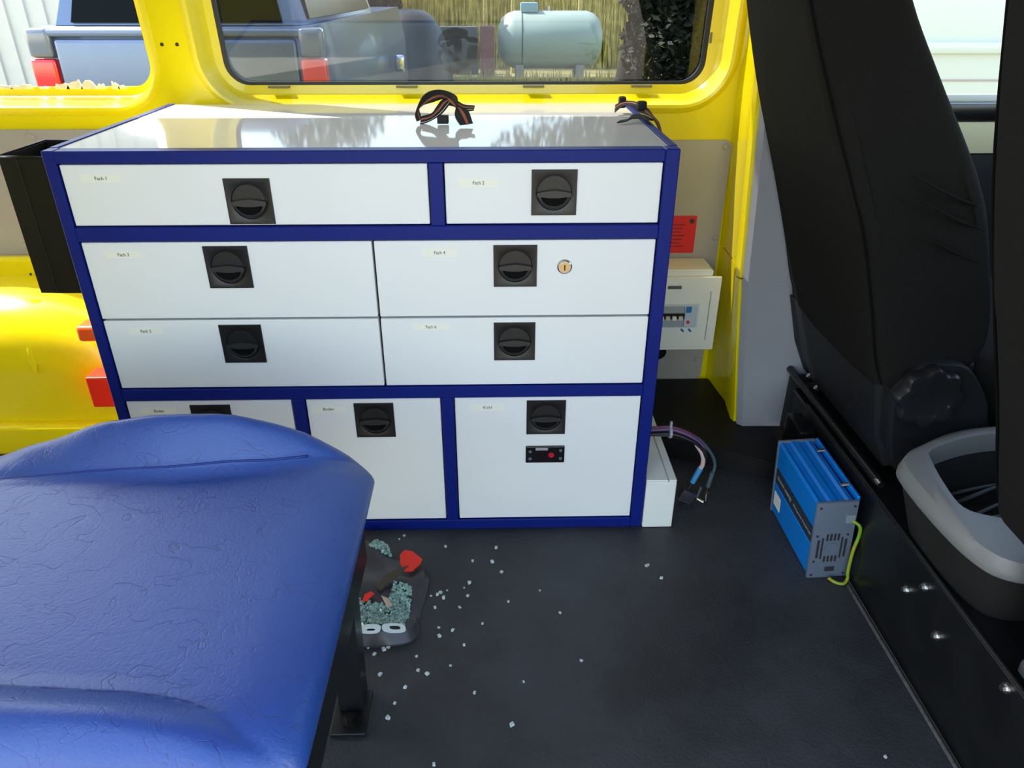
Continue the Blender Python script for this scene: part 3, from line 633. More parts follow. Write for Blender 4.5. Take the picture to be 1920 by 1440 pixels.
for sx in (-1, 1):
    slot(xc+sx*.0275, zc, 0.0048, 0.046); slot(xc+sx*.0195, zc+.001, 0.0036, 0.054)
ip('fan_hub', CY((xc, Y0-.0015, zc), (xc, Y0-.0035, zc), 0.0145, n=24), INVG, True, e1)
for x, z in ((X0+.006, ZI-.010), (X1-.006, ZI-.010), (X0+.006, 0.010), (X1-.006, 0.010), (X0+.007, 0.112), (X1-.010, 0.112), (X0+.007, 0.046)):
    ip('screw', CY((x, Y0-.001, z), (x, Y0-.0035, z), 0.0025, n=10), INK, par=e1)
ip('switch', B(-0.008, 0.012, Y0-.004, Y0-.001, 0.018, 0.030, 0.001, 1), INK, par=e1)
ip('terminal', B(X1-.020, X1-.002, Y0-.006, Y0-.001, 0.142, 0.162, 0.001, 1), mat('terminal_grey', (122, 130, 136), 0.4), par=e1)
# side print, read from the aisle
def side(yc, zc_): return TI @ Matrix.Translation((X0+.0004, yc, zc_)) @ Matrix(((0, 0, -1, 0), (-1, 0, 0, 0), (0, 1, 0, 0), (0, 0, 0, 1)))
text('victron energy', 0.016, GREY_TXT, 'lettering', inv, side(0.058, 0.106), 0.088)
text('Phoenix Inverter', 0.010, GREY_TXT, 'lettering', inv, side(-0.047, 0.104), 0.10)
ip('rating_sticker', B(X0-.0006, X0+.001, 0.068, 0.105, 0.03, 0.066), LABEL)
gw = tag(obj('ground_wire', T([(1.476, -0.174, 0.150), (1.490, -0.181, 0.140), (1.494, -0.180, 0.115), (1.488, -0.184, 0.08), (1.487, -0.188, 0.03), (1.490, -0.188, 0.012), (1.480, -0.196, 0.005), (1.465, -0.192, 0.005), (1.455, -0.180, 0.006)], 0.0035, 8, 6), WIREY, None, True), 'yellow and green earth wire at the inverter end plate', 'wire')
cdv = tag(obj('dark_case', B(1.455, 1.492, 0.075, 0.165, 0.0, 0.20, 0.006, 2), BLKG, None, True, 40), 'glossy black box standing behind the blue inverter', 'box')

# ================================================================== SEAT PLATFORM, CAB SEATS
sp_ = thing('seat_platform', 'black metal seat platform side with bolts along floor edge', 'platform', (1.7, -0.3, -0.04))
local(obj('side_sheet', B(1.497, 1.503, -1.09, 0.168, 0.0, 0.2165, 0.001, 1), BLKM), sp_)
local(obj('top_sheet', B(1.5035, 2.25, -1.09, 0.255, 0.205, 0.213), BLKM), sp_)
local(obj('edge_lip', T([(1.502, -1.09, 0.2175), (1.502, 0.168, 0.2175)], 0.0035, 8, 0), BLKM), sp_)
for y_, z in ((-0.354, 0.140), (-0.395, 0.185), (-0.457, 0.137), (-0.612, 0.20)):
    bm = bmesh.new(); cyl(bm, (1.4968, y_, z), (1.4945, y_, z), 0.0085, 0.008, n=16); cyl(bm, (1.4945, y_, z), (1.489, y_, z), 0.0055, 0.005, n=6); local(obj('bolt', bm, STEEL, None, True, 30), sp_)
rl = thing('slide_rail', 'black tubular seat slide rail above the blue inverter', 'rail', (1.52, 0.08, 0.22))
local(obj('rail_tube', T([(1.518, 0.330, 0.228), (1.518, -0.150, 0.228)], 0.0095, 12, 0), BLKM, None, True, 40), rl)
local(obj('rail_end', CY((1.518, -0.150, 0.228), (1.518, -0.166, 0.228), 0.0075, n=14), STEEL, None, True, 30), rl)
local(obj('bracket', B(1.512, 1.60, 0.265, 0.322, 0.06, 0.222, 0.012, 2), SEATP, None, True, 40), rl)
for y_, z in ((0.25, 0.246), (0.20, 0.240)): local(obj('rail_bolt', CY((1.535, y_, z), (1.528, y_, z+.006), 0.006, n=10), STEEL, None, True, 30), rl)

REAR = [(1.195, 1.34), (1.212, 1.22), (1.255, 1.06), (1.312, 0.90), (1.386, 0.72), (1.434, 0.58), (1.468, 0.47), (1.500, 0.405)]
FRNT = [(1.610, 0.385), (1.655, 0.437), (1.677, 0.523), (1.633, 0.674), (1.575, 0.809), (1.488, 0.954), (1.426, 1.063), (1.37, 1.20), (1.33, 1.34), (1.28, 1.39), (1.235, 1.385)]
def make_seat(label, ya, yb, yl):
    yc = (ya+yb)/2
    tap = lambda y_, z: y_-(y_-yc)/(yb-ya)*2*0.062*max(0.0, min(1.3, (z-0.76)/0.30))
    t_ = thing('cab_seat', label, 'seat', (1.7, yc, 0.2135), 'black cab seats')
    prof2 = [Vector((q.x, q.y)) for q in catmull([(x, z, 0) for x, z in REAR+FRNT], 5, True)]
    cx = sum(q.x for q in prof2)/len(prof2); cz = sum(q.y for q in prof2)/len(prof2)
    # inset along normals for rounded ends
    N = len(prof2); nr = []
    for i in range(N):
        d = prof2[(i+1) % N]-prof2[i-1]; nr.append(Vector((-d.y, d.x)).normalized())
    sgn = 1 if sum((prof2[i].x-cx)*nr[i].x+(prof2[i].y-cz)*nr[i].y for i in range(N)) > 0 else -1
    bm_ = bmesh.new(); loops_ = []
    R_ = 0.028
    ys = [(ya+R_*(1-math.cos(a)), R_*(1-math.sin(a))) for a in (0, .4, .8, 1.2, PI/2)] + [(ya+f*(yb-ya), -0.004*math.sin(f*PI)) for f in (.3, .5, .7)] + [(yb-R_*(1-math.cos(a)), R_*(1-math.sin(a))) for a in (PI/2, 1.2, .8, .4, 0)]
    for y_, ins in ys: loops_.append([(prof2[i].x-sgn*nr[i].x*ins, tap(y_, prof2[i].y), prof2[i].y-sgn*nr[i].y*ins) for i in range(N)])
    loft(bm_, loops_)
    bk_ = local(obj('backrest', bm_, SEATF, None, True, 50), t_)
    # piping seam along rear edges and cover folds
    for y_ in (ya+.006, yb-.006):
        o_ = obj('seam', T([(x+.007, tap(y_, z), z) for x, z in REAR], 0.0022, 6, 5), mat('seam_dark', (12, 12, 12), 0.9, spec=0.05), None, True); o_.parent = bk_
    for z, dx in ((0.76, 0.0), (0.72, 0.01), (0.66, 0.02)):
        xf = interp([(a[1], a[0]) for a in FRNT[2:7][::1]][::-1] if False else [(0.523, 1.677), (0.674, 1.633), (0.809, 1.575), (0.954, 1.488)], z)
        o_ = obj('fabric_fold', T([(xf-.15, ya+.001, z+.055), (xf-.07, ya-.0005, z+.018), (xf-.015, ya+.002, z-.002)], lambda t: 0.0008+0.0024*math.sin(PI*t), 6, 5), SEATF, None, True); o_.parent = bk_
    # lower plastic shell behind the cushion
    bm_ = bmesh.new(); loops_ = []
    for y_, ins in ((ya+.004, .012), (ya+.014, 0), (yl-.006, 0), (yl+.004, .012)):
        f = (y_-ya)/(yb-ya); top = 0.475-0.045*f
        loops_.append([(1.478+ins, y_, top-ins), (1.512+ins*.5, y_, 0.31), (1.548+ins, y_, 0.232+ins), (1.66, y_, 0.232+ins), (1.66, y_, top-ins)])
    loft(bm_, loops_); local(obj('seat_shell', bm_, SEATP, None, True, 30), t_)
    # cushion
    bm_ = bmesh.new(); pr = [(1.64, 0.30), (1.66, 0.44), (1.74, 0.47), (2.0, 0.485), (2.12, 0.475), (2.16, 0.42), (2.14, 0.32), (2.05, 0.29)]
    loops_ = []
    for y_, k in ((ya+.02, .9), (ya+.03, .97), (ya+.06, 1), (yl-.06, 1), (yl-.03, .97), (yl-.02, .9)):
        loops_.append([(1.9+(q.x-1.9)*k, y_, 0.385+(q.y-0.385)*k) for q in catmull([(a, b_, 0) for a, b_ in pr], 4, True)])
    loft(bm_, loops_); local(obj('seat_cushion', bm_, SEATF, None, True, 50), t_)
    local(obj('seat_base', B(1.60, 2.05, ya+.04, yl-.04, 0.2135, 0.30, 0.01, 2), BLKM, None, True, 40), t_)
    # side shield with lobed recline knob, on the near (-Y) side
    shp = [(1.515, 0.395), (1.528, 0.44), (1.56, 0.472), (1.60, 0.478), (1.64, 0.465), (1.685, 0.41), (1.705, 0.365), (1.72, 0.27), (1.60, 0.232), (1.545, 0.26)]
    q = catmull([(a, 0, b_) for a, b_ in shp], 4, True); bm_ = bmesh.new()
    loft(bm_, [[(v.x, ya+.02, v.z) for v in q], [(v.x, ya-.012, v.z) for v in q], [(1.61+(v.x-1.61)*.96, ya-.018, .36+(v.z-.36)*.96) for v in q]])
    shd = local(obj('side_shield', bm_, SEATP, None, True, 40), t_)
    bm_ = bmesh.new(); n = 64; lo = []
    for y_, k, am in ((ya-.016, 1.0, .07), (ya-.034, 1.0, .09), (ya-.042, .93, .09), (ya-.043, .72, .05), (ya-.040, .62, 0)):
        lo.append([(1.568+0.058*k*(1+am*math.cos(8*2*PI*i/n))*math.cos(2*PI*i/n), y_, 0.415+0.058*k*(1+am*math.cos(8*2*PI*i/n))*math.sin(2*PI*i/n)) for i in range(n)])
    loft(bm_, lo); o_ = obj('recline_knob', bm_, mat('knob_black', (24, 25, 28), 0.35), None, True, 40); o_.parent = shd
    return t_
make_seat('black fabric cab seat beside the grey pillar trim, seen whole', -0.12, 0.33, 0.33)
seat2 = make_seat('black fabric cab seat cut off by the right edge of frame', -0.93, -0.48, -0.575)
lab(local(obj('seat_lever', B(1.507, 1.546, -0.70, -0.60, 0.2225, 0.250, 0.010, 3), mat('lever_grey', (58, 60, 62), 0.45), None, True, 40), seat2), 'grey plastic lever')

# grey-rimmed bin between the seats
bn = thing('console_bin', 'dark plastic bin with wide grey rim between the black seats', 'bin', (1.68, -0.32, 0.2135))
ZR = 0.352
ro = catmull([(1.470, -0.285, 0), (1.490, -0.245, 0), (1.535, -0.215, 0), (1.60, -0.180, 0), (1.67, -0.160, 0), (1.80, -0.150, 0), (1.90, -0.18, 0), (1.92, -0.35, 0), (1.90, -0.50, 0), (1.78, -0.535, 0), (1.58, -0.54, 0), (1.51, -0.53, 0), (1.480, -0.49, 0), (1.468, -0.40, 0)], 5, True)
ri = catmull([(1.527, -0.272, 0), (1.538, -0.250, 0), (1.575, -0.228, 0), (1.63, -0.207, 0), (1.69, -0.195, 0), (1.79, -0.190, 0), (1.86, -0.21, 0), (1.875, -0.35, 0), (1.86, -0.46, 0), (1.77, -0.475, 0), (1.60, -0.445, 0), (1.545, -0.43, 0), (1.508, -0.405, 0), (1.512, -0.34, 0)], 5, True)
cxb, cyb = 1.69, -0.35
sc = lambda L_, k, z: [(cxb+(v.x-cxb)*k, cyb+(v.y-cyb)*k, z) for v in L_]
bm = bmesh.new(); loft(bm, [sc(ro, .985, ZR-.03), sc(ro, 1.0, ZR-.026), sc(ro, 1.0, ZR-.014), sc(ro, .975, ZR+.004), sc(ri, 1.10, ZR+.012), sc(ri, 1.02, ZR+.010), sc(ri, 1.0, ZR), sc(ri, .99, ZR-.03)], False, False)
local(obj('rim', bm, BINR, None, True, 50), bn)
bm = bmesh.new(); loft(bm, [sc(ro, .80, 0.2140), sc(ro, .965, ZR-.028), sc(ri, .99, ZR-.026), sc(ri, .82, 0.222)], True, True); local(obj('body', bm, BINB, None, True, 40), bn)
for k in range(7):
    y_ = -0.24-.026*k; z = 0.27+.01*math.sin(k*2.1)
    local(obj('cable', T([(1.53+.006*k, y_-.01*(k % 3)-.02, z-.02), (1.60, y_-.03, z+.018), (1.70, y_-.01+.02*math.sin(k), z+.02), (1.80, y_+.01, z)], 0.005, 6, 5), CABLE, None, True), bn)

# ================================================================== BLUE VINYL SEAT
bs = thing('attendant_seat', 'blue vinyl padded seat on black frame in the foreground', 'seat', (0.25, -0.60, 0.0))
HUMP = [(-0.2, 0.400), (0.0, 0.452), (0.095, 0.488), (0.195, 0.528), (0.27, 0.541), (0.373, 0.547), (0.474, 0.522), (0.542, 0.478), (0.583, 0.42)]
YC, HW, ZM = -0.605, 0.283, 0.375
def seam_far(x): return interp([(-0.2, -0.42), (0.05, -0.417), (0.28, -0.41), (0.43, -0.393), (0.52, -0.372), (0.583, -0.355)], x)
def seam_near(x): return interp([(-0.2, -0.775), (0.25, -0.785), (0.40, -0.797), (0.47, -0.81), (0.53, -0.845), (0.583, -0.87)], x)
def ztop(x, y_):
    base = 0.447-0.006*math.cos(max(-1, min(1, (y_-YC)/0.2))*PI/2)
    h = interp(HUMP, x)-0.447; hn = max(0, h)*0.35
    sf, sn = seam_far(x), seam_near(x)
    z = base
    if y_ > sf-0.02:
        t = min(1, (y_-sf+0.02)/(0.075)); z += h*(t*t*(3-2*t))
    if y_ < sn+0.02:
        t = min(1, (sn+0.02-y_)/(0.075)); z += hn*(t*t*(3-2*t))
    for s in (sf, sn): z -= 0.0035*math.exp(-((y_-s)/0.005)**2)
    return z
bm = bmesh.new(); loops = []
xs = [-0.16+0.02*k for k in range(34)]; xs = [x for x in xs if x < 0.50]+[0.5+0.083*math.sin(PI/2*k/14) for k in range(15)]
NV = 110
for x in xs:
    t = max(0.0, (x-0.49)/0.093); s = math.sqrt(max(0.0, 1-t**2.6)); s = max(s, 0.04)
    hw = HW*(1-0.13*(1-s)-0.035*max(0, (x-.40)/.18)**2)
    lp = []
    for k in range(NV):
        v = -1+2*k/(NV-1); v = math.copysign(1-(1-abs(v))**1.6, v) if abs(v) > .0 else v
        yy = YC+hw*v; e = (1-abs(v)**9)**0.5 if abs(v) < 1 else 0
        zt = ztop(x, yy); zz = ZM+0.02+(zt-ZM-0.02)*e*(0.15+0.85*s)
        lp.append((x, yy, zz))
    for k in range(24):
        v = 1-2*(k+1)/25; e = (1-abs(v)**6)**0.5
        lp.append((x-0.012*e*s, YC+hw*v, ZM+0.02-0.075*e*s))
    loops.append(lp)
loft(bm, loops); local(obj('cushion', bm, VINYL, None, True, 60), bs)
for fn in (seam_far, seam_near):
    P = [(x, fn(x), ztop(x, fn(x))-.0012) for x in [-0.14+.03*k for k in range(22)] if x < 0.50]
    local(obj('piped_seam', T(P, 0.0018, 6, 3), VSEAM, None, True), bs)
# black frame under the cushion
local(obj('frame_rail', B(0.512, 0.547, -0.88, -0.34, 0.262, 0.302, 0.004, 2), BLKM, None, True, 40), bs)
local(obj('frame_rail', B(-0.10, -0.065, -0.88, -0.34, 0.262, 0.302, 0.004, 2), BLKM, None, True, 40), bs)
local(obj('seat_pan', B(-0.14, 0.556, -0.87, -0.345, 0.3025, 0.318, 0.003, 1), BLKM), bs)
def foot(x, y_):
    sx = 1 if x > .3 else -1
    bm_ = bmesh.new(); loft(bm_, [[(x-.022, y_-.022, 0.006), (x+.018, y_-.022, 0.006), (x+.018, y_+.022, 0.006), (x-.022, y_+.022, 0.006)], [(x-.022, y_+.0, 0.264), (x+.02, y_+.0, 0.264), (x+.02, y_+.045, 0.264), (x-.022, y_+.045, 0.264)]])
    local(obj('leg', bm_, BLKM), bs)
    fp = local(obj('foot_plate', B(x-.03, x+.028, y_-.068, y_+.020, 0.0, 0.008, 0.001, 1), BLKM), bs)
    bm_ = bmesh.new(); cyl(bm_, (x, y_-.042, 0.008), (x, y_-.042, 0.011), 0.014, n=18); cyl(bm_, (x, y_-.042, 0.011), (x, y_-.042, 0.019), 0.009, n=6)
    o_ = obj('bolt', bm_, mat('dark_bolt', (80, 78, 76), 0.35, metal=1.0), None, True, 30); o_.parent = fp
for x in (0.528, -0.08):
    for y_ in (-0.455, -0.80): foot(x, y_)
local(obj('front_apron', B(0.548, 0.556, -0.87, -0.36, 0.235, 0.302, 0.002, 1), BLKM), bs)
local(obj('frame_bar', T([(0.545, -0.85, 0.13), (0.545, -0.36, 0.13)], 0.006, 8, 0), BLKM, None, True), bs) if False else None

# ================================================================== BROKEN WINDOW BUNDLE AND CRUMBS
gs = thing('broken_window_sheet', 'crumpled black film with shattered green glass and red scraps on floor', 'broken glass', (0.56, -0.2, 0.0))
def hz(x, y_): return 0.016+0.006*math.sin(31*x+9*y_)+0.005*math.sin(47*y_-15*x)+0.0025*math.sin(90*x+70*y_)
out = [(0.455, -0.075), (0.50, -0.060), (0.545, -0.092), (0.605, -0.115), (0.632, -0.150), (0.628, -0.22), (0.622, -0.265), (0.625, -0.305), (0.600, -0.332), (0.52, -0.338), (0.455, -0.33)]
op = catmull([(a, b_, 0) for a, b_ in out], 4, True)
bm = bmesh.new(); cxs, cys = 0.54, -0.2; rings = []
for k in (1.0, .9, .75, .6, .45, .3, .15):
    rings.append([(cxs+(v.x-cxs)*k, cys+(v.y-cys)*k, hz(cxs+(v.x-cxs)*k, cys+(v.y-cys)*k)*(0.25 if k == 1 else 1)) for v in op])
loft(bm, [[(a, b_, 0.0005) for a, b_, c_ in rings[0]]]+rings); sheet = local(obj('film_sheet', bm, FILM, None, True, 35), gs)
def inside(px, py, poly):
    c_ = False
    for (a, b_), (d, e) in zip(poly, poly[1:]+poly[:1]):
        if (b_ > py) != (e > py) and px < (d-a)*(py-b_)/(e-b_)+a: c_ = not c_
    return c_
ZONES = [[(0.46, -0.30), (0.60, -0.305), (0.60, -0.20), (0.565, -0.185), (0.56, -0.25), (0.50, -0.235), (0.46, -0.25)], [(0.50, -0.085), (0.55, -0.105), (0.535, -0.070), (0.512, -0.062)]]
bm = bmesh.new(); cnt = 0
while cnt < 1100:
    x, y_ = random.uniform(.46, .63), random.uniform(-.31, -.06)
    if not any(inside(x, y_, z) for z in ZONES): continue
    cnt += 1; s = random.uniform(.0014, .0034); z = hz(x, y_)+s*.6
    mx = Matrix.Translation((x, y_, z)) @ Matrix.Rotation(random.random()*3, 4, Vector((random.random(), random.random(), random.random()+.1)).normalized())
    box(bm, -s, s, -s*random.uniform(.6, 1), s, -s*.6, s*.6, 0, 1, mx)
o = local(obj('glass_crumbs', bm, mat('green_glass_heap', (140, 172, 160), 0.15, var=0.4, vscale=120, spec=0.8)), gs); o['kind'] = 'stuff'
def scrap(n, pts, m, dz=.006):
    bm_ = bmesh.new(); cx_ = sum(a for a, b_ in pts)/len(pts); cy_ = sum(b_ for a, b_ in pts)/len(pts)
    z0_ = max(hz(a, b_) for a, b_ in pts)
    prism(bm_, [(a, b_, z0_+dz+(b_-cy_)*.15) for a, b_ in pts], (0, 0, 0.0015)); return local(obj(n, bm_, m), gs)
scrap('red_scrap', [(0.568, -0.112), (0.577, -0.099), (0.594, -0.103), (0.616, -0.124), (0.613, -0.136), (0.598, -0.155), (0.582, -0.155), (0.571, -0.135)], REDP, .009)
scrap('red_scrap', [(0.513, -0.232), (0.524, -0.226), (0.532, -0.230), (0.520, -0.246), (0.510, -0.250)], REDP)
scrap('brown_scrap', [(0.535, -0.215), (0.545, -0.185), (0.575, -0.165), (0.592, -0.160), (0.575, -0.185), (0.552, -0.205), (0.543, -0.222)], mat('brown_scrap', (62, 50, 36), 0.5))
scrap('tan_scrap', [(0.546, -0.235), (0.560, -0.242), (0.570, -0.258), (0.560, -0.262)], mat('tan_scrap', (186, 160, 134), 0.5))
# two white print characters along the near edge of the film
PW = mat('white_print', (214, 226, 226), 0.5)
def glyph(outer_, inner_):
    bm_ = bmesh.new(); z = 0.031
    A_ = [Vector((a, b_, z)) for a, b_ in outer_]; D2 = [Vector((a, b_, z)) for a, b_ in inner_]
    loft(bm_, [[(v.x, v.y, z-.001) for v in A_], [(v.x, v.y, z) for v in A_], [(v.x, v.y, z) for v in D2], [(v.x, v.y, z-.001) for v in D2]], False, False); return local(obj('lettering', bm_, PW), gs)
def ell(cx_, cy_, a, b_, n=24, sk=0): return [(cx_+a*math.copysign(abs(math.cos(2*PI*k/n))**.7, math.cos(2*PI*k/n))+sk*math.sin(2*PI*k/n), cy_+b_*math.copysign(abs(math.sin(2*PI*k/n))**.7, math.sin(2*PI*k/n))) for k in range(n)]
glyph(ell(0.537, -0.320, 0.019, 0.0115), ell(0.538, -0.322, 0.008, 0.003))
glyph(ell(0.580, -0.319, 0.022, 0.0115, sk=-.005), ell(0.582, -0.318, 0.010, 0.005, sk=-.003))

CR = []
for k in range(3):
    bm = bmesh.new(); s = 0.0026; vv = box(bm, -s, s, -s*.8, s, 0, s*1.3)
    for v in bm.verts: v.co += Vector((random.uniform(-1, 1), random.uniform(-1, 1), 0))*s*.35
    CR.append(obj('glass_crumb', bm, CRUMB))
spots = [(835, 1026), (930, 1028), (886, 1053), (940, 1074), (923, 1054), (880, 1094), (870, 1103), (877, 1118), (953, 1129), (838, 1108), (826, 1112), (820, 1116), (832, 1122), (808, 1118), (823, 1178), (849, 1183), (824, 1193), (781, 1232), (784, 1258), (801, 1264), (845, 1249), (713, 1266), (728, 1214), (702, 1228), (728, 1347), (814, 1434), (982, 1279), (1012, 1108), (1215, 1060), (1240, 1085), (1050, 1150), (758, 1005), (749, 1012), (905, 1170), (870, 1210), (760, 1290), (740, 1320), (690, 1215), (1090, 1240), (890, 1300), (960, 1360), (1212, 1062), (1660, 1420), (720, 1218), (862, 1140), (816, 1140)]
def px2floor(px, py, f=1387.6, c=(0.7755, -1.3189, 1.0799)):
    d = R2*((px-960)/f)+U2*((720-py)/f)+fwd; t = -c[2]/d.z; return c[0]+t*d.x, c[1]+t*d.y
for i, (a, b_) in enumerate(spots):
    src = CR[i % 3]; o = src if i < 3 else src.copy()
    if i >= 3: C.objects.link(o)
    x, y_ = px2floor(a, b_); k = random.uniform(.55, 1.25)
    o.location = (x, y_, 0.0002); o.rotation_euler[2] = random.random()*6; o.scale = (k, k, k)
    tag(o, 'tiny crumb of broken safety glass scattered on the black floor', 'glass crumb', 'glass crumbs on the floor')

# ================================================================== OUTSIDE
GZ = -0.60
def ground_mat():
    m = mat('ground_grass', (112, 110, 62), 0.9, col2=(150, 140, 96), vscale=1.2, bump=0.5, bscale=20); return m
struct(obj('ground', B(-30, 30, 1.5, 40, GZ-.2, GZ), ground_mat()), 'grassy gravel ground outside the van')
struct(obj('floor_yard', B(-30, 30, -25, 1.5, GZ-.2, GZ), mat('yard_asphalt', (112, 102, 90), 0.85, var=0.1, vscale=2)), 'grey asphalt yard around the van')

# silver-blue pickup seen from behind
CARP = mat('car_silver_blue', (92, 108, 134), 0.28, metal=0.4, coat=0.25, var=0.02)
CARG = mat('car_glass', (10, 14, 13), 0.2, spec=0.06)
CHR = mat('car_chrome', (206, 212, 218), 0.12, metal=1.0)
LAMP = mat('tail_lamp_red', (206, 10, 22), 0.15, coat=0.6, emit=None)
LAMPG = mat('tail_lamp_smoke', (96, 104, 116), 0.15, coat=0.6)
pk = thing('pickup_truck', 'silver blue pickup truck parked with its tail towards the van', 'vehicle', (-1.13, 5.6, GZ))
def pp(n, m, *a, bev=0.02, seg=3, par=None):
    o_ = obj(n, B(*a, bev, seg), m, None, True, 40); o_.parent = par or pk; o_.matrix_parent_inverse = Matrix.Translation(pk.location).inverted(); return o_
XL, XR, YT = -2.02, -0.24, 3.6
bm = bmesh.new(); loops = []
for y_, ins, zt in ((YT+.03, .06, 0.82), (YT+.06, .02, 0.86), (YT+.12, 0, 0.87), (YT+4.6, 0, 0.87), (YT+4.9, .12, 0.78)):
    loops.append([(XL+ins+.05, y_, -0.15), (XR-ins-.05, y_, -0.15), (XR-ins, y_, 0.15), (XR-ins-.01, y_, 0.55), (XR-ins-.07, y_, zt), (XL+ins+.07, y_, zt), (XL+ins+.01, y_, 0.55), (XL+ins, y_, 0.15)])
loft(bm, loops); local(obj('body', bm, CARP, None, True, 50), pk)
pp('tailgate', CARP, XL+.17, XR-.17, YT-.01, YT+.05, 0.08, 0.80, bev=0.025)
pp('gate_rail', CARP, XL+.12, XR-.12, YT-.005, YT+.06, 0.812, 0.852, bev=0.012)
pp('tail_lamp', LAMP, XL+.005, XL+.155, YT-.012, YT+.10, 0.42, 0.69, bev=0.02)
pp('tail_lamp', LAMP, XR-.155, XR-.005, YT-.012, YT+.10, 0.42, 0.69, bev=0.02)
pp('lamp_cap', LAMPG, XL+.01, XL+.155, YT-.012, YT+.10, 0.695, 0.86, bev=0.03)
pp('lamp_cap', LAMPG, XR-.155, XR-.01, YT-.012, YT+.10, 0.695, 0.86, bev=0.03)
pp('bumper', CHR, XL, XR, YT-.12, YT+.05, -0.12, 0.06, bev=0.03)
# canopy with rear window
bm = bmesh.new(); loops = []
for z, ins, yo in ((0.87, .14, .10), (1.05, .20, .14), (1.35, .28, .22), (1.45, .34, .32)):
    loops.append([(XL+ins+.02, YT+yo, z), (XR-ins-.02, YT+yo, z), (XR-ins, YT+yo+.03, z), (XR-ins, YT+3.0, z), (XL+ins, YT+3.0, z), (XL+ins, YT+yo+.03, z)])
loft(bm, loops); local(obj('canopy', bm, CARP, None, True, 40), pk)
bm = bmesh.new(); prism(bm, [(XL+.26, YT+.085, 0.885), (XR-.26, YT+.085, 0.885), (XR-.36, YT+.205, 1.36), (XL+.36, YT+.205, 1.36)], (0, 0.02, 0)); local(obj('rear_window', bm, CARG), pk)
for s in (0, 1):
    xx = XR-.155 if s else XL+.155
    bm = bmesh.new(); prism(bm, [(xx+(.008 if s else -.008), YT+.28, 0.90), (xx+(.008 if s else -.008), YT+2.8, 0.90), (xx+(-.115 if s else .115), YT+2.6, 1.36), (xx+(-.115 if s else .115), YT+.45, 1.36)], (0.015 if s else -0.015, 0, 0)); local(obj('side_window', bm, CARG), pk)
    pp('mirror', CHR, (XR+.02 if s else XL-.12), (XR+.12 if s else XL-.02), YT+3.2, YT+3.28, 0.31, 0.47, bev=0.03)
    for y_ in (YT+.95, YT+3.9):
        bm = bmesh.new(); cyl(bm, (xx-.12 if s == 0 else xx-.08, y_, GZ+.36), (xx+.08 if s == 0 else xx+.12, y_, GZ+.36), 0.36, n=32); wh = local(obj('wheel', bm, RUBBER, None, True, 40), pk)

# white corrugated building wall at the far left
CORR = mat('white_cladding', (190, 188, 180), 0.5, var=0.02)
sd_ = thing('clad_building', 'white building clad in vertical ribbed metal sheets behind the pickup', 'building', (-8, 8.5, GZ))
bm = bmesh.new(); x = -16.0; pts = []
while x < -3.45:
    pts += [(x, 8.0), (x+.16, 8.0), (x+.172, 7.97), (x+.20, 7.97), (x+.212, 8.0)]; x += 0.215
V = []
A_ = [bm.verts.new((a, b_, GZ)) for a, b_ in pts]; D2 = [bm.verts.new((a, b_, 3.2)) for a, b_ in pts]
for i in range(len(A_)-1): bm.faces.new((A_[i], A_[i+1], D2[i+1], D2[i]))
local(obj('cladding', bm, CORR), sd_)
local(obj('wall_core', B(-16, -3.42, 8.02, 8.35, GZ, 3.15), CORR), sd_); local(obj('roof', B(-16.2, -3.3, 7.8, 8.5, 3.2, 3.35), mat('roof_grey', (150, 150, 150), 0.5)), sd_)

# gas tank
TANK = mat('tank_green_white', (156, 176, 166), 0.45, var=0.04, vscale=2)
tk = thing('gas_tank', 'pale green horizontal gas tank with light blue valve box', 'tank', (1.9, 15, GZ))
bm = bmesh.new(); n = 40; prof = [(0.86, 0.02), (0.88, .22), (0.94, .38), (1.06, .48), (1.2, .525), (2.62, .525), (2.76, .48), (2.88, .38), (2.94, .22), (2.96, .02)]
loft(bm, [[(x, 15+r_*math.cos(2*PI*k/n), 0.13+r_*math.sin(2*PI*k/n)) for k in range(n)] for x, r_ in prof]); local(obj('vessel', bm, TANK, None, True, 60), tk)
local(obj('valve_box', B(1.32, 1.66, 14.8, 15.2, 0.63, 0.80, 0.03, 2), mat('valve_blue', (140, 184, 196), 0.4), None, True, 40), tk)
local(obj('valve', CY((1.86, 15, .64), (1.86, 15, .74), 0.04, n=14), STEEL, None, True, 40), tk)
bm = bmesh.new(); cyl(bm, (1.335, 15, 0.13), (1.355, 15, 0.13), 0.531, n=40); local(obj('band', bm, mat('tank_band', (70, 84, 84), 0.5), None, True, 40), tk)
for x in (1.3, 2.5): local(obj('saddle', B(x-.08, x+.08, 14.6, 15.4, GZ, -0.30, 0.01, 1), mat('concrete', (150, 148, 140), 0.8)), tk)
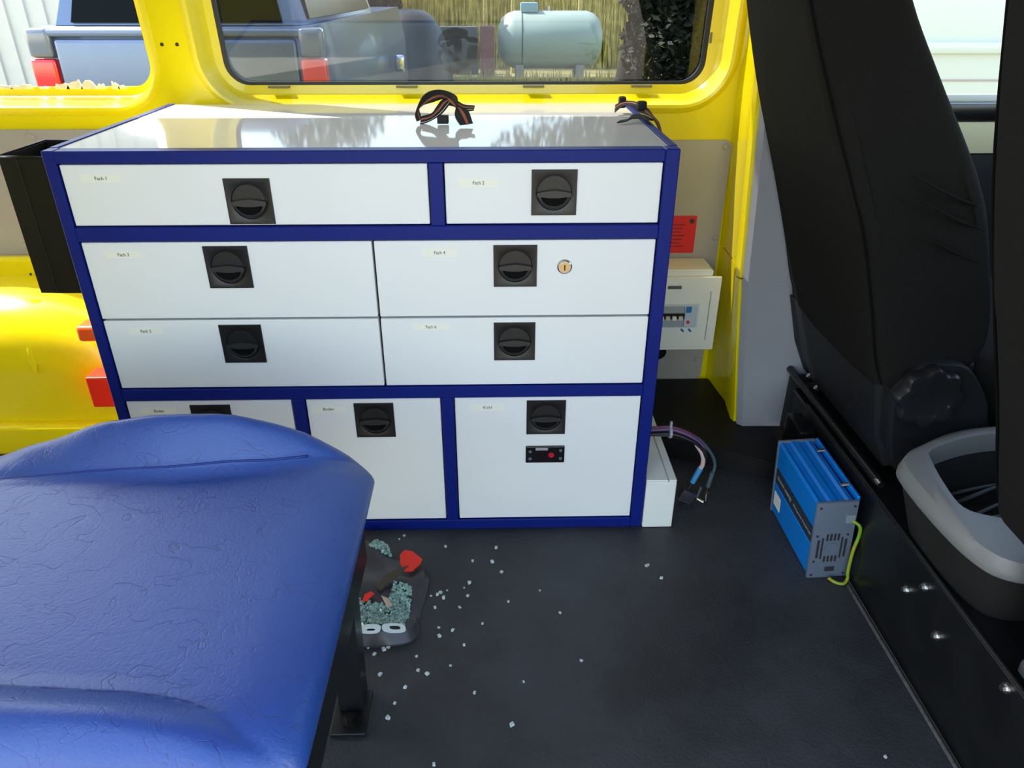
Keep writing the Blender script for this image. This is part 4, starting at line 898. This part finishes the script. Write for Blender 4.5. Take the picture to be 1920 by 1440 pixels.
# posts and grey reflection stand-in around the tank
WOOD = mat('wood_stake', (196, 176, 104), 0.7, var=0.15, vscale=20)
for px_, y_, h, nm in ((0.62, 15.6, 1.2, 'left of the gas tank'), (1.20, 16.2, 1.35, 'behind the gas tank valve box'), (2.62, 16.2, 1.35, 'behind the right end of the gas tank')):
    bm = bmesh.new(); cyl(bm, (px_, y_, GZ), (px_, y_, h), 0.05, 0.04, n=10); tag(obj('wooden_stake', bm, WOOD, None, True, 40), 'pale wooden stake '+nm, 'post', 'wooden stakes')
bm = bmesh.new(); box(bm, 0.52, 0.80, 14.5, 14.7, GZ, 0.40, 0.01, 1); tag(obj('brick_pier', bm, mat('dull_red_pier', (138, 92, 84), 0.8, var=0.2, vscale=12)), 'dull reddish post left of the gas tank', 'post')
bm = bmesh.new(); box(bm, -6, 0.45, 16.0, 16.15, GZ, 0.33, 0.01, 1); tag(obj('reflection_band', bm, mat('reflection_grey', (104, 104, 100), 0.85, var=0.15, vscale=3)), 'grey slab standing in for the cabinet top reflection', 'reflection')  # added slab, imitates the cabinet top mirrored in the tinted pane
bm = bmesh.new(); lo = []
for k in range(9):
    a = PI/2*k/8; rr = max(0.02, math.cos(a))**.6; lo.append([(-0.62+.74*rr*math.cos(2*PI*q/28), 12.0+.8*rr*math.sin(2*PI*q/28), GZ+1.36*math.sin(a)) for q in range(28)])
loft(bm, lo, False, True); tag(obj('covered_mound', bm, mat('dark_tarp', (30, 34, 36), 0.4, var=0.3, vscale=4), None, True), 'dark rounded tarp cover behind the tinted window', 'cover')

def leaves(bm_, cx_, cy_, cz_, rx, ry, rz_, n, s):
    for _ in range(n):
        while True:
            a, b_, c_ = (random.uniform(-1, 1) for _ in range(3))
            if a*a+b_*b_+c_*c_ <= 1: break
        q = Vector((cx_+a*rx, cy_+b_*ry, cz_+c_*rz_)); d = Vector((random.uniform(-1, 1), random.uniform(-1, 1), random.uniform(-1, 1))).normalized(); e = d.orthogonal().normalized(); k = s*random.uniform(.6, 1.3)
        v = [bm_.verts.new(q+d*k), bm_.verts.new(q+e*k*.45), bm_.verts.new(q-d*k), bm_.verts.new(q-e*k*.45)]; bm_.faces.new(v)
# reeds
bm = bmesh.new()
for _ in range(9000):
    x, y_ = random.uniform(-4, 6.5), random.uniform(17.2, 19.5); h = random.uniform(1.6, 3.0); ww = random.uniform(.008, .02); lx, ly = random.uniform(-.35, .35), random.uniform(-.3, .3)
    a = bm.verts.new((x-ww, y_, GZ)); b_ = bm.verts.new((x+ww, y_, GZ)); c_ = bm.verts.new((x+lx*.4+ww*.8, y_+ly*.4, GZ+h*.6)); d = bm.verts.new((x+lx*.4-ww*.8, y_+ly*.4, GZ+h*.6)); e = bm.verts.new((x+lx, y_+ly, GZ+h))
    bm.faces.new((a, b_, c_, d)); bm.faces.new((d, c_, e))
o = tag(obj('reeds', bm, mat('reed_yellow_green', (150, 146, 56), 0.8, col2=(226, 212, 120), vscale=5)), 'tall yellow green reeds growing behind the gas tank', 'reeds'); o['kind'] = 'stuff'
# dark shrubs right of the tank
LEAF = mat('dark_leaf', (24, 31, 20), 0.6, spec=0.2, col2=(46, 52, 34), vscale=6)
BARK = mat('bark', (30, 27, 22), 0.85, var=0.3, vscale=12, bump=0.6, bscale=30)
def shrub(name, label, x, y_, sizes, trunk, n, s):
    t_ = thing(name, label, 'shrub' if 'shrub' in name else 'tree', (x, y_, GZ), 'dark growth right of the gas tank')
    bm_ = bmesh.new()
    for (dx, dy, dz, r_) in sizes: leaves(bm_, x+dx, y_+dy, GZ+dz, r_, r_*.8, r_, int(n*r_*r_), s)
    local(obj('foliage', bm_, LEAF), t_)
    bm_ = bmesh.new(); tube(bm_, trunk[0], trunk[1], 8, 4); local(obj('trunk', bm_, BARK, None, True), t_)
shrub('evergreen_shrub', 'dark evergreen shrub at the right end of the tinted window', 2.95, 8.6, [(0, 0, 1.05, .62), (.5, .2, 1.6, .7), (-.1, .1, 1.8, .6), (.9, 0, .9, .7), (1.5, .3, 1.5, 1.0), (.0, .2, 2.5, .8)], ([(2.95, 8.7, GZ), (3.0, 8.7, 0.6), (2.95, 8.8, 2.0)], 0.07), 7000, .06)
shrub('leaning_tree', 'dark leaning tree trunk right of the gas tank', 3.0, 11.2, [(-1.1, -1.3, 4.3, 1.6), (0.2, -0.6, 4.6, 1.5), (-.4, -1.6, 3.4, 1.0)], ([(2.75, 11.0, GZ), (2.92, 11.1, 0.4), (3.12, 11.2, 1.3), (3.0, 11.0, 2.4), (2.2, 10.2, 3.6)], lambda t: 0.16-.09*t), 1500, .09)  # crown is added above the view to shade the shrub
shrub('backdrop_tree', 'dark tree mass behind the pickup', -2.2, 14.3, [(0, 0, 1.8, 1.3), (-.6, 1, 3.2, 1.4), (.9, 1.2, 2.6, 1.0), (.3, .5, 1.0, 1.0)], ([(-2.2, 14.3, GZ), (-2.1, 14.3, 1.0), (-2.2, 14.3, 2.4)], 0.12), 1500, .10)
# grass tufts in front of the tank and shrub
bm = bmesh.new()
for _ in range(5200):
    x, y_ = random.uniform(-1.5, 7.5), random.uniform(8.0, 14.5); h = random.uniform(.10, .34); ww = .014; lx = random.uniform(-.08, .08)
    a = bm.verts.new((x-ww, y_, GZ)); b_ = bm.verts.new((x+ww, y_, GZ)); c_ = bm.verts.new((x+lx, y_+random.uniform(-.06, .06), GZ+h)); bm.faces.new((a, b_, c_))
o = tag(obj('meadow_grass', bm, mat('grass_dry', (150, 152, 84), 0.8, col2=(176, 168, 110), vscale=3)), 'dry short grass on the ground before the gas tank', 'grass'); o['kind'] = 'stuff'

# white van parked on the far side, seen between the seats
wv = thing('white_van', 'white van body seen between the two black seats', 'vehicle', (5.2, 3.6, GZ))
VW = mat('van_white', (176, 186, 178), 0.3, coat=0.3)
local(obj('body', B(2.9, 7.6, 3.0, 4.9, GZ+.30, 1.9, 0.06, 3), VW, None, True, 40), wv)
local(obj('side_moulding', B(2.95, 7.5, 2.975, 3.01, 0.76, 0.82, 0.012, 2), VW, None, True, 40), wv)
local(obj('panel_gap', B(2.95, 7.5, 2.996, 3.01, 0.620, 0.630), mat('gap_grey', (150, 140, 132), 0.6)), wv)
for x in (3.9, 6.7):
    bm = bmesh.new(); cyl(bm, (x, 2.96, GZ+.36), (x, 3.25, GZ+.36), 0.36, n=32); local(obj('wheel', bm, RUBBER, None, True, 40), wv)
